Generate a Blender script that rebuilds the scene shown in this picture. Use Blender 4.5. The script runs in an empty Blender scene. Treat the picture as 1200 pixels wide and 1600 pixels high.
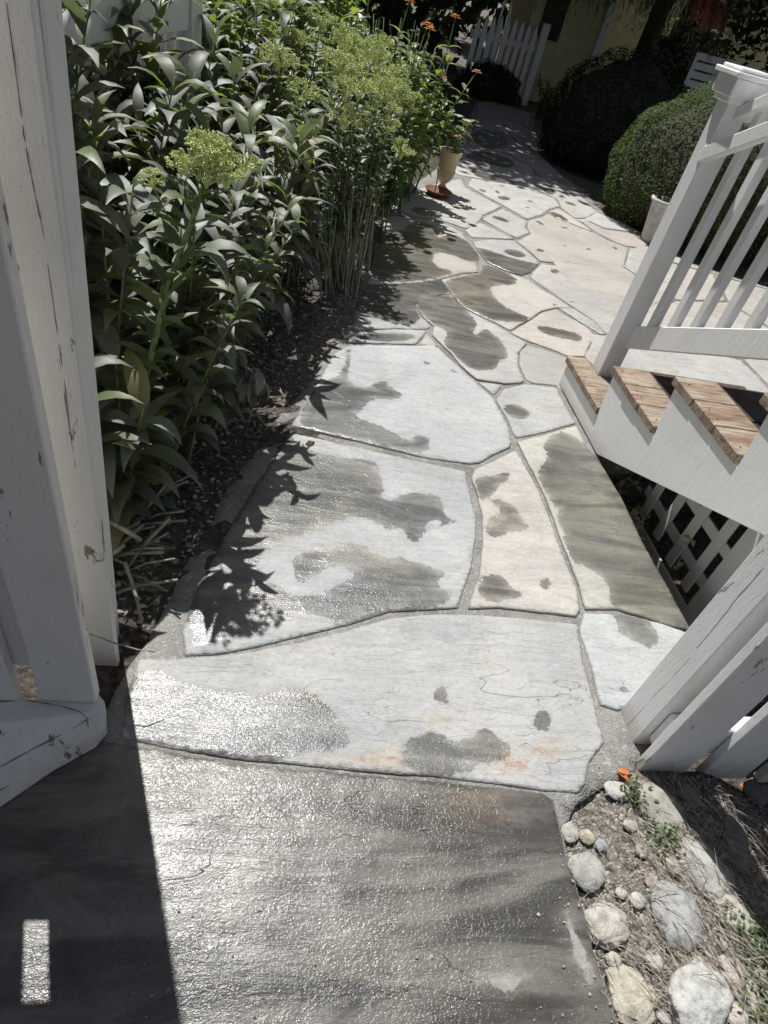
import bpy, bmesh, math, random
import numpy as np
from mathutils import Vector, Matrix, noise as mnoise
from mathutils.geometry import delaunay_2d_cdt

# ------------------------------------------------------------------ camera, sky, sun, exposure
scn = bpy.context.scene
COL = scn.collection
F_PX = 1013.0; OC = np.array([600., 800.]); EYE = 1.55
def _v(p):
    a = np.array([p[0]-OC[0], p[1]-OC[1], F_PX]); return a/np.linalg.norm(a)
_n = _v((275, 1950)); _a = _v((485, -125)); _a = _a-_n*(_a@_n); _a /= np.linalg.norm(_a)
RM = np.array([np.cross(_a, -_n), _a, -_n])          # world axes (x right of the stairs, y along them, z up)
CAM = np.array([0., 0., EYE])
def ray(x, y): return RM @ _v((x, y))
def G(x, y, z=0.):                                    # point of the photograph on the level z
    d = ray(x, y); return CAM+d*((z-EYE)/d[2])
def PX(x, y, X): d = ray(x, y); return CAM+d*(X/d[0])
def PY(x, y, Y): d = ray(x, y); return CAM+d*(Y/d[1])
cam = bpy.data.cameras.new('camera'); camo = bpy.data.objects.new('camera', cam); COL.objects.link(camo)
m = Matrix.Identity(4)
for i in range(3):
    m[i][0] = RM[i, 0]; m[i][1] = -RM[i, 1]; m[i][2] = -RM[i, 2]; m[i][3] = CAM[i]
camo.matrix_world = m
cam.sensor_fit = 'HORIZONTAL'; cam.sensor_width = 36; cam.lens = 36*F_PX/1200
cam.clip_start = 0.02; cam.clip_end = 400
scn.camera = camo
scn.render.resolution_x = 768; scn.render.resolution_y = 1024
SUN_EL = math.radians(61); SUN_AZ = math.atan2(-.316, .949)
SD = Vector((math.sin(SUN_AZ)*math.cos(SUN_EL), math.cos(SUN_AZ)*math.cos(SUN_EL), math.sin(SUN_EL)))
w = bpy.data.worlds.new('World'); scn.world = w; w.use_nodes = True
nt = w.node_tree; nt.nodes.clear()
sky = nt.nodes.new('ShaderNodeTexSky'); sky.sky_type = 'NISHITA'; sky.sun_disc = False
sky.sun_elevation = SUN_EL; sky.sun_rotation = SUN_AZ
bg = nt.nodes.new('ShaderNodeBackground'); bg.inputs['Strength'].default_value = 0.06
wo = nt.nodes.new('ShaderNodeOutputWorld')
hs = nt.nodes.new('ShaderNodeHueSaturation'); hs.inputs['Saturation'].default_value = .6
nt.links.new(sky.outputs[0], hs.inputs['Color']); nt.links.new(hs.outputs[0], bg.inputs[0]); nt.links.new(bg.outputs[0], wo.inputs[0])
sl = bpy.data.lights.new('sun', 'SUN'); sl.energy = 5.0; sl.angle = math.radians(.5); sl.color = (1, .98, .95)
so = bpy.data.objects.new('sun', sl); COL.objects.link(so); so.rotation_euler = SD.to_track_quat('Z', 'Y').to_euler()
so.location = (-3, 8, 12)
scn.view_settings.view_transform = 'Standard'; scn.view_settings.look = 'None'
scn.view_settings.exposure = 0.27; scn.view_settings.gamma = 1; scn.view_settings.use_curve_mapping = False

# ------------------------------------------------------------------ helpers
random.seed(7); RNG = np.random.default_rng(11)
PI = math.pi
def U(a, b): return random.uniform(a, b)
def link(o, parent=None):
    COL.objects.link(o)
    if parent is not None: o.parent = parent
    return o
def tag(o, label=None, cat=None, group=None, kind=None):
    if label: o['label'] = label
    if cat: o['category'] = cat
    if group: o['group'] = group
    if kind: o['kind'] = kind
    return o
def empty(name, loc=(0, 0, 0)):
    o = bpy.data.objects.new(name, None); o.location = loc; o.empty_display_size = .1
    return link(o)
def thing(name, label, cat, loc=(0, 0, 0), group=None): return tag(empty(name, loc), label, cat, group)
def mesh_obj(name, V, F, mat, parent=None, smooth=False, attrs=None):
    me = bpy.data.meshes.new(name); me.from_pydata([tuple(v) for v in V], [], [tuple(f) for f in F]); me.update()
    if attrs:
        for k, val in attrs.items():
            a = me.attributes.new(k, 'FLOAT', 'POINT'); a.data.foreach_set('value', np.asarray(val, dtype=np.float32))
    if smooth: me.polygons.foreach_set('use_smooth', [True]*len(me.polygons))
    if mat: me.materials.append(mat)
    o = bpy.data.objects.new(name, me); link(o, parent)
    if parent is not None:
        o.matrix_parent_inverse = Matrix.Translation(parent.location).inverted() if parent.type == 'EMPTY' else Matrix.Identity(4)
    return o
class MB:
    """collects primitives into one mesh (world coordinates)"""
    def __init__(s): s.V = []; s.F = []
    def add(s, V, F):
        k = len(s.V); s.V += [tuple(v) for v in V]; s.F += [tuple(i+k for i in f) for f in F]
    def box(s, x0, x1, y0, y1, z0, z1, bev=.003, jit=0):
        bm = bmesh.new(); bmesh.ops.create_cube(bm, size=1)
        for v in bm.verts:
            v.co = Vector(((x0+x1)/2+v.co.x*(x1-x0)+U(-jit, jit), (y0+y1)/2+v.co.y*(y1-y0)+U(-jit, jit), (z0+z1)/2+v.co.z*(z1-z0)+U(-jit, jit)))
        s._bm(bm, bev)
    def _bm(s, bm, bev):
        if bev: bmesh.ops.bevel(bm, geom=bm.edges[:], offset=bev, segments=1, affect='EDGES')
        bm.verts.index_update(); s.add([v.co[:] for v in bm.verts], [[v.index for v in f.verts] for f in bm.faces]); bm.free()
    def prism(s, base, vec, bev=.003):
        """polygon (3D points) swept along vec"""
        bm = bmesh.new(); vs = [bm.verts.new(p) for p in base]; f = bm.faces.new(vs)
        r = bmesh.ops.extrude_face_region(bm, geom=[f])
        bmesh.ops.translate(bm, verts=[e for e in r['geom'] if isinstance(e, bmesh.types.BMVert)], vec=vec)
        bmesh.ops.recalc_face_normals(bm, faces=bm.faces[:])
        s._bm(bm, bev)
    def tube(s, pts, rads, n=6, cap=True):
        P = [Vector(p) for p in pts]; k = len(s.V); up = Vector((.3, .2, 1)).normalized()
        if not hasattr(rads, '__len__'): rads = [rads]*len(P)
        V = []
        for i, p in enumerate(P):
            t = (P[min(i+1, len(P)-1)]-P[max(i-1, 0)])
            if t.length < 1e-9: t = Vector((0, 0, 1))
            t.normalize(); a = t.cross(up)
            if a.length < .05: a = t.cross(Vector((1, 0, 0)))
            a.normalize(); b = t.cross(a)
            for j in range(n):
                an = 2*PI*j/n; V.append(p+a*math.cos(an)*rads[i]+b*math.sin(an)*rads[i])
        F = [(i*n+j, i*n+(j+1) % n, (i+1)*n+(j+1) % n, (i+1)*n+j) for i in range(len(P)-1) for j in range(n)]
        if cap: F += [tuple(range(n))[::-1], tuple((len(P)-1)*n+j for j in range(n))]
        s.add(V, F)
    def lathe(s, c, prof, n=28, flute=None):
        V = []
        for (r, z) in prof:
            for j in range(n):
                an = 2*PI*j/n; rr = r*(1+(flute(j, z) if flute else 0)); V.append((c[0]+rr*math.cos(an), c[1]+rr*math.sin(an), c[2]+z))
        F = [(i*n+j, i*n+(j+1) % n, (i+1)*n+(j+1) % n, (i+1)*n+j) for i in range(len(prof)-1) for j in range(n)]
        s.add(V, F)
    def build(s, name, mat, parent=None, smooth=False): return mesh_obj(name, s.V, s.F, mat, parent, smooth)

# ------------------------------------------------------------------ material helper
class NT:
    def __init__(s, name):
        s.m = bpy.data.materials.new(name); s.m.use_nodes = True; s.t = s.m.node_tree; s.t.nodes.clear()
        s.out = s.t.nodes.new('ShaderNodeOutputMaterial'); s.b = s.t.nodes.new('ShaderNodeBsdfPrincipled')
        s.t.links.new(s.b.outputs[0], s.out.inputs[0]); s.pos = s.t.nodes.new('ShaderNodeNewGeometry').outputs['Position']
    def L(s, a, b): s.t.links.new(a, b)
    def setin(s, sock, v):
        if isinstance(v, bpy.types.NodeSocket): s.L(v, sock)
        elif v is not None: sock.default_value = v
    def map(s, scale=(1, 1, 1), rot=(0, 0, 0), src=None):
        n = s.t.nodes.new('ShaderNodeMapping'); n.inputs['Scale'].default_value = scale; n.inputs['Rotation'].default_value = rot
        s.L(src or s.pos, n.inputs['Vector']); return n.outputs[0]
    def noise(s, scale, detail=4, rough=.5, vec=None, dist=0.):
        n = s.t.nodes.new('ShaderNodeTexNoise'); n.inputs['Scale'].default_value = scale; n.inputs['Detail'].default_value = detail
        n.inputs['Roughness'].default_value = rough; n.inputs['Distortion'].default_value = dist
        s.L(vec or s.pos, n.inputs['Vector']); return n.outputs['Fac']
    def voro(s, scale, vec=None, feature='F1', out='Distance'):
        n = s.t.nodes.new('ShaderNodeTexVoronoi'); n.feature = feature; n.inputs['Scale'].default_value = scale
        s.L(vec or s.pos, n.inputs['Vector']); return n.outputs[out]
    def math(s, op, a, b=None, c=None):
        n = s.t.nodes.new('ShaderNodeMath'); n.operation = op
        for i, v in enumerate((a, b, c)): s.setin(n.inputs[i], v)
        return n.outputs[0]
    def rng(s, v, a, b, c=0., d=1., smooth=True):
        n = s.t.nodes.new('ShaderNodeMapRange'); n.interpolation_type = 'SMOOTHSTEP' if smooth else 'LINEAR'
        s.setin(n.inputs['Value'], v)
        for k, x in zip(('From Min', 'From Max', 'To Min', 'To Max'), (a, b, c, d)): s.setin(n.inputs[k], x)
        return n.outputs[0]
    def mix(s, fac, a, b, mode='MIX'):
        n = s.t.nodes.new('ShaderNodeMix'); n.data_type = 'RGBA'; n.blend_type = mode
        s.setin(n.inputs[0], fac)
        for k, v in ((6, a), (7, b)):
            s.setin(n.inputs[k], v if isinstance(v, bpy.types.NodeSocket) else (*v[:3], 1.))
        return n.outputs[2]
    def grey(s, v):
        n = s.t.nodes.new('ShaderNodeCombineColor')
        for i in range(3): s.setin(n.inputs[i], v)
        return n.outputs[0]
    def attr(s, name):
        n = s.t.nodes.new('ShaderNodeAttribute'); n.attribute_name = name; return n.outputs['Fac']
    def bump(s, h, dist, strength=1., prev=None):
        n = s.t.nodes.new('ShaderNodeBump'); n.inputs['Distance'].default_value = dist; s.setin(n.inputs['Strength'], strength)
        s.L(h, n.inputs['Height'])
        if prev is not None: s.L(prev, n.inputs['Normal'])
        return n.outputs[0]
    def set(s, **k):
        for a, v in k.items():
            key = {'color': 'Base Color', 'rough': 'Roughness', 'normal': 'Normal', 'spec': 'Specular IOR Level', 'coat': 'Coat Weight', 'coatr': 'Coat Roughness', 'metal': 'Metallic', 'sheen': 'Sheen Weight'}[a]
            if key == 'Base Color' and not isinstance(v, bpy.types.NodeSocket): v = (*v[:3], 1.)
            s.setin(s.b.inputs[key], v)
        return s.m

# ---- stone
def mat_stone():
    s = NT('flagstone'); oi = s.t.nodes.new('ShaderNodeObjectInfo')
    rnd = s.math('MULTIPLY', oi.outputs['Random'], 37.)
    cmb = s.t.nodes.new('ShaderNodeVectorMath'); cmb.operation = 'ADD'; s.L(s.pos, cmb.inputs[0])
    cx = s.t.nodes.new('ShaderNodeCombineXYZ'); s.L(rnd, cx.inputs[2]); s.L(cx.outputs[0], cmb.inputs[1]); p = cmb.outputs[0]
    big = s.noise(2.2, 6, .6, p, .6); mid = s.noise(9, 8, .65, p, .4); fine = s.noise(70, 6, .7, p)
    st = s.map((3.0, 16, 3), (0, 0, .35), p); streak = s.noise(1.6, 8, .68, st, 1.2)
    c = s.mix(s.rng(big, .3, .7), s.mix(1., oi.outputs['Color'], (1.06, 1.05, 1.03), 'MULTIPLY'), s.mix(1., oi.outputs['Color'], (.87, .88, .885), 'MULTIPLY'))
    c = s.mix(s.rng(streak, .42, .72, 0, .6), c, s.mix(1., c, (.74, .76, .77), 'MULTIPLY'))
    c = s.mix(s.rng(mid, .52, .75, 0, .55), c, s.mix(1., c, (1.12, 1.04, .92), 'MULTIPLY'))
    c = s.mix(s.rng(fine, .35, .7, 0, .5), s.mix(1., c, (1.12, 1.12, 1.12), 'MULTIPLY'), s.mix(1., c, (.78, .78, .78), 'MULTIPLY'))
    c = s.mix(s.rng(s.noise(3.8, 7, .68, p, 1.), .50, .64, 0, .5), c, s.mix(1., c, (.80, .79, .77), 'MULTIPLY')); c = s.mix(s.rng(s.noise(24, 6, .72, s.map((1, 2.4, 1), (0, 0, .2), p), .4), .56, .64, 0, .5), c, s.mix(1., c, (.72, .70, .67), 'MULTIPLY'))
    # small dark specks and lichen flecks
    sp = s.math('MULTIPLY', s.rng(s.voro(26, p), .05, .09, 1, 0), s.rng(s.noise(5, 2, .5, p), .55, .62))
    c = s.mix(s.math('MULTIPLY', sp, .6), c, (.09, .085, .075))
    ru = s.math('ADD', s.attr('rust'), s.math('MULTIPLY', s.math('SUBTRACT', s.noise(14, 6, .7, p, .8), .5), .14))
    rustc = s.mix(s.rng(s.noise(30, 4, .6, p), .4, .6), (.33, .215, .13), (.40, .34, .27))
    c = s.mix(s.math('MULTIPLY', s.rng(ru, -.01, .04, 0, .8), s.rng(s.noise(38, 6, .75, p, .5), .42, .56)), c, rustc)
    # fissures of the cleft surface: level lines of a noise
    st2 = s.map((2.0, 5.5, 2), (0, 0, .25), p); lev = s.noise(1.3, 4, .45, st2, .5)
    def line(l, wd, lo=.52): return s.math('MULTIPLY', s.rng(s.math('ABSOLUTE', s.math('SUBTRACT', lev, l)), 0, wd, 1, 0), s.rng(s.noise(3.1, 2, .5, p), lo, lo+.06))
    cr = s.math('MAXIMUM', line(.5, .0022, .60), line(.62, .0025, .66))
    c = s.mix(s.math('MULTIPLY', cr, .35), c, (.08, .075, .07))  # fissure shade and a little dirt put into the colour
    # water: a signed distance field with a wandering edge
    wn = s.math('ADD', s.math('MULTIPLY', s.math('SUBTRACT', s.noise(19, 8, .68, p, .9), .5), .062), s.math('MULTIPLY', s.math('SUBTRACT', s.noise(75, 3, .6, p), .5), .010))
    wd = s.math('ADD', s.attr('wet'), wn)
    soft = s.rng(s.noise(4.5, 3, .6, p), .50, .66, .0018, .009)
    wet = s.rng(wd, s.math('MULTIPLY', soft, -1.), soft); damp = s.rng(wd, -.022, .002, 0, 1)
    deep = s.rng(s.math('ADD', wd, s.math('MULTIPLY', s.math('SUBTRACT', s.noise(9, 5, .65, p, .6), .5), .10)), -.005, .045)
    wc = s.mix(deep, s.mix(1., c, (.54, .54, .55), 'MULTIPLY'), s.mix(1., c, (.36, .365, .365), 'MULTIPLY'))
    band = s.noise(1.5, 7, .62, s.map((1.3, 5.2, 1), (0, 0, .12), p), 1.1); band2 = s.noise(2.3, 6, .6, p, .8)
    wc = s.mix(s.rng(band, .38, .62), s.mix(1., wc, (1.30, 1.27, 1.2), 'MULTIPLY'), s.mix(1., wc, (.72, .71, .70), 'MULTIPLY'))
    wc = s.mix(s.math('MULTIPLY', s.rng(band, .45, .66), s.rng(s.attr('grain'), .8, .95)), wc, s.mix(1., wc, (.68, .67, .66), 'MULTIPLY'))
    wc = s.mix(s.rng(band2, .50, .66, 0, .75), wc, s.mix(1., wc, (1.28, 1.22, 1.13), 'MULTIPLY'))
    c2 = s.mix(s.math('MULTIPLY', damp, .16), c, s.mix(1., c, (.6, .6, .6), 'MULTIPLY'))
    c2 = s.mix(wet, c2, wc)
    edge = s.attr('edge')
    chip = s.math('ADD', edge, s.math('MULTIPLY', s.noise(60, 4, .7, p), -.010)); c2 = s.mix(s.rng(chip, -.004, .003, .45, 0), c2, (.20, .19, .175))
    gw = s.rng(s.noise(5, 4, .6, p), .35, .65, .20, .29)
    rough = s.math('ADD', s.math('MULTIPLY', wet, gw), s.math('MULTIPLY', s.math('SUBTRACT', 1., wet), .62))
    ledge = s.math('ADD', s.math('MULTIPLY', s.rng(lev, .49, .51), .5), s.math('MULTIPLY', s.rng(s.noise(2.1, 5, .6, st2, 1.), .52, .54), .5))
    h1 = s.math('ADD', s.math('MULTIPLY', streak, .7), s.math('MULTIPLY', mid, .5)); h1 = s.math('ADD', h1, s.math('MULTIPLY', ledge, .22))
    n1 = s.bump(h1, .008, s.math('SUBTRACT', .9, s.math('MULTIPLY', wet, .55))); n1 = s.bump(cr, -.004, .8, n1)
    grain = s.noise(115, 2.5, .55, s.map((1, 1.35, 1), (0, 0, .5), p), .9)
    gm = s.math('MULTIPLY', s.rng(s.attr('grain'), 0, 1, .3, 1., False), s.rng(s.noise(3.2, 4, .6, p, .5), .36, .62, .45, 1.25))
    n2 = s.bump(grain, .0014, gm, n1); n2 = s.bump(s.noise(330, 2, .5, p), .0006, .6, n2)
    s.L(n2, s.b.inputs['Coat Normal']); s.set(coat=s.math('MULTIPLY', wet, .42), coatr=.19)
    return s.set(color=c2, rough=rough, normal=n2, spec=.27)
def mat_mortar():
    s = NT('mortar'); n = s.noise(240, 5, .75); v = s.voro(160)
    c = s.mix(s.rng(n, .35, .65), (.19, .183, .172), (.30, .29, .27)); c = s.mix(s.rng(s.noise(6, 5, .6), .4, .65, 0, .6), c, (.11, .105, .10))
    c = s.mix(s.rng(s.noise(60, 3, .6), .56, .66, 0, .5), c, (.42, .40, .37))
    return s.set(color=c, rough=.9, normal=s.bump(s.math('ADD', s.math('MULTIPLY', v, .8), s.noise(40, 6, .7)), .005, .8))
def mat_soil():
    s = NT('soil'); n = s.noise(38, 8, .7); v = s.voro(55); big = s.noise(3, 5, .6)
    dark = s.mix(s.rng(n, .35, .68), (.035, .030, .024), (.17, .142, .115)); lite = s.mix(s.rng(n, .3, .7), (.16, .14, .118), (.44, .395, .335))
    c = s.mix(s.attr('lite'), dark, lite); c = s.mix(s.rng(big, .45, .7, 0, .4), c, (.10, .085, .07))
    c = s.mix(s.math('MULTIPLY', s.rng(s.voro(120), .12, .2, 1, 0), .5), c, (.36, .32, .27))
    return s.set(color=c, rough=.95, normal=s.bump(s.math('ADD', v, s.math('MULTIPLY', n, 1.6)), .022, 1.))
def mat_paint(name='white_paint', c0=(.80, .80, .79), dirt=.5, axis=(8, 8, 1.2), peel=0., peelc=(.12, .10, .085)):
    s = NT(name); a = s.map(axis); g = s.noise(9, 6, .65, a, .3); big = s.noise(4, 6, .65)
    c = s.mix(s.rng(big, .45, .75, 0, dirt*.5), c0, (.58, .56, .52)); c = s.mix(s.rng(g, .56, .8, 0, dirt*.55), c, (.50, .49, .46))
    c = s.mix(s.rng(s.noise(160, 2, .5), .62, .72, 0, dirt*.4), c, (.40, .38, .35))
    z = s.t.nodes.new('ShaderNodeSeparateXYZ'); s.L(s.pos, z.inputs[0])
    low = s.math('ADD', z.outputs[2], s.math('MULTIPLY', s.noise(25, 5, .7), .10))
    c = s.mix(s.rng(low, .02, .14, dirt*.75, 0), c, (.40, .35, .29))
    h = s.math('ADD', s.math('MULTIPLY', g, .6), s.math('MULTIPLY', s.noise(45, 4, .6, a), .4))
    nrm = s.bump(h, .0035, .7); nrm = s.bump(s.noise(380, 2, .6), .0005, .6, nrm)
    if peel:
        pm = s.rng(s.noise(7, 7, .72, s.map((2.6, 2.6, .55)), .4), 1-peel, 1-peel+.012)
        c = s.mix(pm, c, s.mix(s.rng(s.noise(60, 4, .6, a), .4, .6), peelc, (.30, .27, .24))); nrm = s.bump(s.math('SUBTRACT', 1., pm), .002, 1., nrm)
    return s.set(color=c, rough=.5, normal=nrm, spec=.4)
def mat_tread():
    s = NT('weathered_deck_wood'); a = s.map((1.1, 14, 14)); g = s.noise(6, 9, .68, a, .7); b = s.noise(3.5, 5, .6, s.map((1.5, 4, 4)), .5)
    c = s.mix(s.rng(g, .32, .68), (.10, .062, .038), (.33, .225, .145)); c = s.mix(s.rng(b, .40, .60, 0, .8), c, s.mix(s.rng(g, .3, .7), (.20, .16, .12), (.46, .39, .30)))
    c = s.mix(s.rng(s.noise(11, 8, .7, s.map((1., 26, 26)), .4), .54, .62, 0, .9), c, (.045, .03, .02))
    c = s.mix(s.rng(s.noise(14, 5, .7), .62, .7, 0, .6), c, (.08, .06, .045))
    return s.set(color=c, rough=.62, normal=s.bump(g, .004, .8))
def mat_wood_old():
    s = NT('aged_timber'); a = s.map((1.5, 9, 9)); g = s.noise(7, 8, .65, a, .5)
    c = s.mix(s.rng(g, .3, .7), (.62, .62, .60), (.46, .45, .42)); c = s.mix(s.rng(s.noise(9, 6, .7, s.map((1, 2.5, 2.5)), .5), .57, .63), c, (.16, .14, .12))
    return s.set(color=c, rough=.7, normal=s.bump(g, .005, .7))
def leafmat(name, c0, c1, rough=.36, trans=.35, tc=None, spec=.5, vein=True, sc=7):
    s = NT(name); n = s.noise(sc, 4, .6); a = s.attr('lf')
    c = s.mix(s.rng(n, .35, .65), c0, c1); c = s.mix(s.rng(a, 0, 1, 0, .55, False), c, s.mix(1., c, (.5, .55, .6), 'MULTIPLY'))
    c = s.mix(s.math('MULTIPLY', s.rng(a, .90, .96), .55), c, (.20, .17, .06)); c = s.mix(s.rng(s.noise(55, 3, .6), .60, .70, 0, .25), c, (.16, .16, .12))
    nrm = s.bump(s.noise(130, 3, .6), .0012, .5); s.set(color=c, rough=rough, normal=nrm, spec=spec)
    if trans:
        t = s.t.nodes.new('ShaderNodeBsdfTranslucent'); s.L(s.mix(1., c, tc or (2.6, 2.9, .9), 'MULTIPLY'), t.inputs[0])
        mx = s.t.nodes.new('ShaderNodeMixShader'); mx.inputs[0].default_value = trans
        s.L(s.b.outputs[0], mx.inputs[1]); s.L(t.outputs[0], mx.inputs[2]); s.L(mx.outputs[0], s.out.inputs[0])
    return s.m
def mat_plain(name, c0, c1, rough=.7, sc=12, bd=.003, spec=.4, det=6):
    s = NT(name); n = s.noise(sc, det, .6); return s.set(color=s.mix(s.rng(n, .35, .65), c0, c1), rough=rough, spec=spec, normal=s.bump(s.noise(sc*3, 5, .65), bd, .8))
def mat_cobble():
    s = NT('cobble'); oi = s.t.nodes.new('ShaderNodeObjectInfo'); n = s.noise(34, 8, .7); f = s.noise(160, 4, .65)
    c = s.mix(s.rng(n, .38, .66), oi.outputs['Color'], s.mix(1., oi.outputs['Color'], (.62, .62, .60), 'MULTIPLY'))
    c = s.mix(s.rng(f, .55, .7, 0, .55), c, (.25, .235, .21)); c = s.mix(s.rng(s.noise(12, 5, .7), .58, .68, 0, .45), c, (.30, .27, .22))
    return s.set(color=c, rough=.8, normal=s.bump(s.math('ADD', n, s.math('MULTIPLY', f, .5)), .008, .8))
M = dict(stone=mat_stone(), mortar=mat_mortar(), soil=mat_soil(), paint=mat_paint(c0=(.84, .84, .83), dirt=.6, peel=.28, peelc=(.40, .37, .33)), postpaint=mat_paint('peeling_post_paint', (.72, .70, .665), .9, peel=.37, peelc=(.14, .085, .06)),
    oldpaint=mat_paint('old_fence_paint', (.66, .67, .64), .9, peel=.26), gatepaint=mat_paint('flaking_paint', (.80, .80, .79), .75, peel=.34, peelc=(.30, .27, .23)),
    tread=mat_tread(), timber=mat_wood_old(), cobble=mat_cobble(),
    broad=leafmat('broad_leaf', (.095, .112, .082), (.155, .17, .125), .58, .26, (1.5, 1.75, .7), .9), broad2=leafmat('broad_leaf_light', (.11, .14, .06), (.16, .19, .08), .5, .36, (2.1, 2.4, .8), .8),
    sedum=leafmat('sedum_leaf', (.075, .110, .065), (.115, .15, .09), .5, .25, None, .7), bud=leafmat('sedum_bud', (.58, .64, .23), (.76, .79, .40), .5, .25, (1.2, 1.25, .9), sc=60),
    zin=leafmat('zinnia_leaf', (.10, .14, .05), (.19, .235, .09), .45, .4, None, .7), stem=mat_plain('green_stem', (.10, .16, .05), (.20, .26, .10), .5, 20), stalk=mat_plain('cut_stalk', (.16, .17, .11), (.36, .36, .26), .55, 16),
    box=leafmat('boxwood_leaf', (.036, .066, .022), (.080, .115, .036), .65, .25, spec=.25, sc=30), shadebox=leafmat('shaded_hedge_leaf', (.008, .018, .008), (.018, .032, .012), .8, .1, spec=.1, sc=30),  # the darker hedge leaf carries deep tree shade in its colour
    tree=leafmat('tree_leaf', (.018, .036, .012), (.036, .06, .018), .6, .15, spec=.3), conifer=leafmat('conifer_needle', (.030, .045, .022), (.060, .075, .035), .6, .15),
    bark=mat_plain('bark', (.035, .028, .022), (.09, .07, .055), .9, 18, .02), orange=leafmat('orange_petal', (.75, .20, .015), (.85, .32, .03), .5, .35, (1, .9, .7)), pink=leafmat('coral_petal', (.75, .20, .14), (.80, .42, .34), .5, .35, (1, .9, .8)),
    yellow=mat_plain('flower_centre', (.45, .22, .02), (.65, .40, .04), .7, 200), white=leafmat('pale_petal', (.55, .60, .42), (.68, .70, .55), .5, .3, (1.1, 1.1, .9)),
    dry=leafmat('dry_leaf', (.16, .14, .12), (.30, .265, .22), .75, .15, (1.2, 1.1, .9)), straw=mat_plain('straw', (.13, .11, .09), (.42, .37, .31), .8, 60), chip=mat_plain('bark_chip', (.14, .12, .10), (.42, .37, .31), .9, 22),
    cream=mat_plain('cream_ceramic', (.50, .40, .23), (.60, .49, .30), .45, 14), terra=mat_plain('terracotta', (.15, .055, .035), (.24, .10, .06), .6, 14), grayp=mat_plain('weathered_pot', (.42, .41, .38), (.58, .57, .54), .7, 14),
    shed=mat_plain('yellow_siding', (.50, .44, .24), (.56, .50, .28), .7, 5), red=mat_plain('red_paint', (.25, .02, .02), (.32, .03, .03), .6, 5), fallen=leafmat('fallen_leaf', (.55, .17, .05), (.62, .28, .12), .55, .25, (1, .9, .8)),
    weed=leafmat('weed_leaf', (.05, .09, .025), (.10, .15, .05), .5, .3), lit=leafmat('variegated_leaf', (.20, .28, .09), (.42, .45, .25), .45, .3, (1.2, 1.3, .8)), darkwood_and_shade=mat_plain('dark_timber_and_shade', (.035, .026, .018), (.085, .065, .048), .9, 14))

# ------------------------------------------------------------------ the path: mortar bed and flagstones
def q(x0, y0, s, pts): return [(x0+a/s, y0+b/s) for a, b in pts]
def gp(pts): return np.array([G(x, y)[:2] for x, y in pts])
def sdf(P, poly):
    """signed distance, positive inside"""
    a = poly; b = np.roll(poly, -1, 0); d = np.full(len(P), 1e9); ins = np.zeros(len(P), bool)
    for p0, p1 in zip(a, b):
        e = p1-p0; w_ = P-p0; t = np.clip((w_@e)/max(e@e, 1e-12), 0, 1); d = np.minimum(d, np.hypot(*(w_-t[:, None]*e).T))
        c = ((p0[1] > P[:, 1]) != (p1[1] > P[:, 1])); c &= P[:, 0] < (p1[0]-p0[0])*(P[:, 1]-p0[1])/((p1[1]-p0[1]) or 1e-12)+p0[0]; ins ^= c
    return np.where(ins, d, -d)
def chaikin(p, n=2):
    for _ in range(n):
        r = np.roll(p, -1, 0); p = np.stack([.75*p+.25*r, .25*p+.75*r], 1).reshape(-1, 2)
    return p
def resample(p, step, jit, seed):
    out = []
    for i in range(len(p)):
        a, b = p[i], p[(i+1) % len(p)]; n = max(1, int(np.hypot(*(b-a))/step))
        for k in range(n): out.append(a+(b-a)*k/n)
    out = np.array(out); r = np.array([[mnoise.noise(Vector((x*9+seed, y*9, 0))), mnoise.noise(Vector((x*9, y*9+seed, 5)))] for x, y in out])
    r2 = np.array([[mnoise.noise(Vector((x*45+seed, y*45, 3))), mnoise.noise(Vector((x*45, y*45+seed, 8)))] for x, y in out])
    return out+(r*1.0+r2*.6)*jit
def inset(p, d):
    area = .5*np.sum(p[:, 0]*np.roll(p[:, 1], -1)-np.roll(p[:, 0], -1)*p[:, 1]); sg = 1 if area > 0 else -1
    t = np.roll(p, -1, 0)-np.roll(p, 1, 0); t /= np.maximum(np.hypot(*t.T), 1e-9)[:, None]; return p+sg*d*np.stack([-t[:, 1], t[:, 0]], 1)
path = mesh_obj('path', [(0, 0, -.5)], [], M['mortar']); bpy.data.objects.remove(path)
def spot(z, cx, cy, rx, ry, ang=0):
    x0, y0, s = z; cx, cy, rx, ry = x0+cx/s, y0+cy/s, rx/s, ry/s; a = math.radians(ang)
    return [(cx+rx*math.cos(t)*math.cos(a)-ry*math.sin(t)*math.sin(a), cy+rx*math.cos(t)*math.sin(a)+ry*math.sin(t)*math.cos(a)) for t in np.linspace(0, 2*PI, 9)[:-1]]
Z1 = (530, 380, 4.); Z2 = (590, 240, 4.); Z3 = (760, 260, 4.615); Z5 = (780, 400, 5.); Z4 = (500, 250, 2.4); Z8 = (400, 600, 2.4); ZS = (800, 450, 2.91); Z6 = (0, 950, 2.); Z7 = (680, 120, 3.75)
BLU = (.440, .447, .445); GRY = (.450, .450, .437); TAN = (.462, .435, .395); PNK = (.475, .435, .395); OLV = (.42, .415, .38); WARM = (.462, .445, .412)
I1 = (0, 0, 1.)
SL = []   # (pts px, colour, wet polygons, dry polygons, rust spots, grain)
def S(pts, col, wet=(), dry=(), rust=(), grain=.25, h=0): SL.append((pts, col, list(wet), list(dry), list(rust), grain, h))
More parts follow.
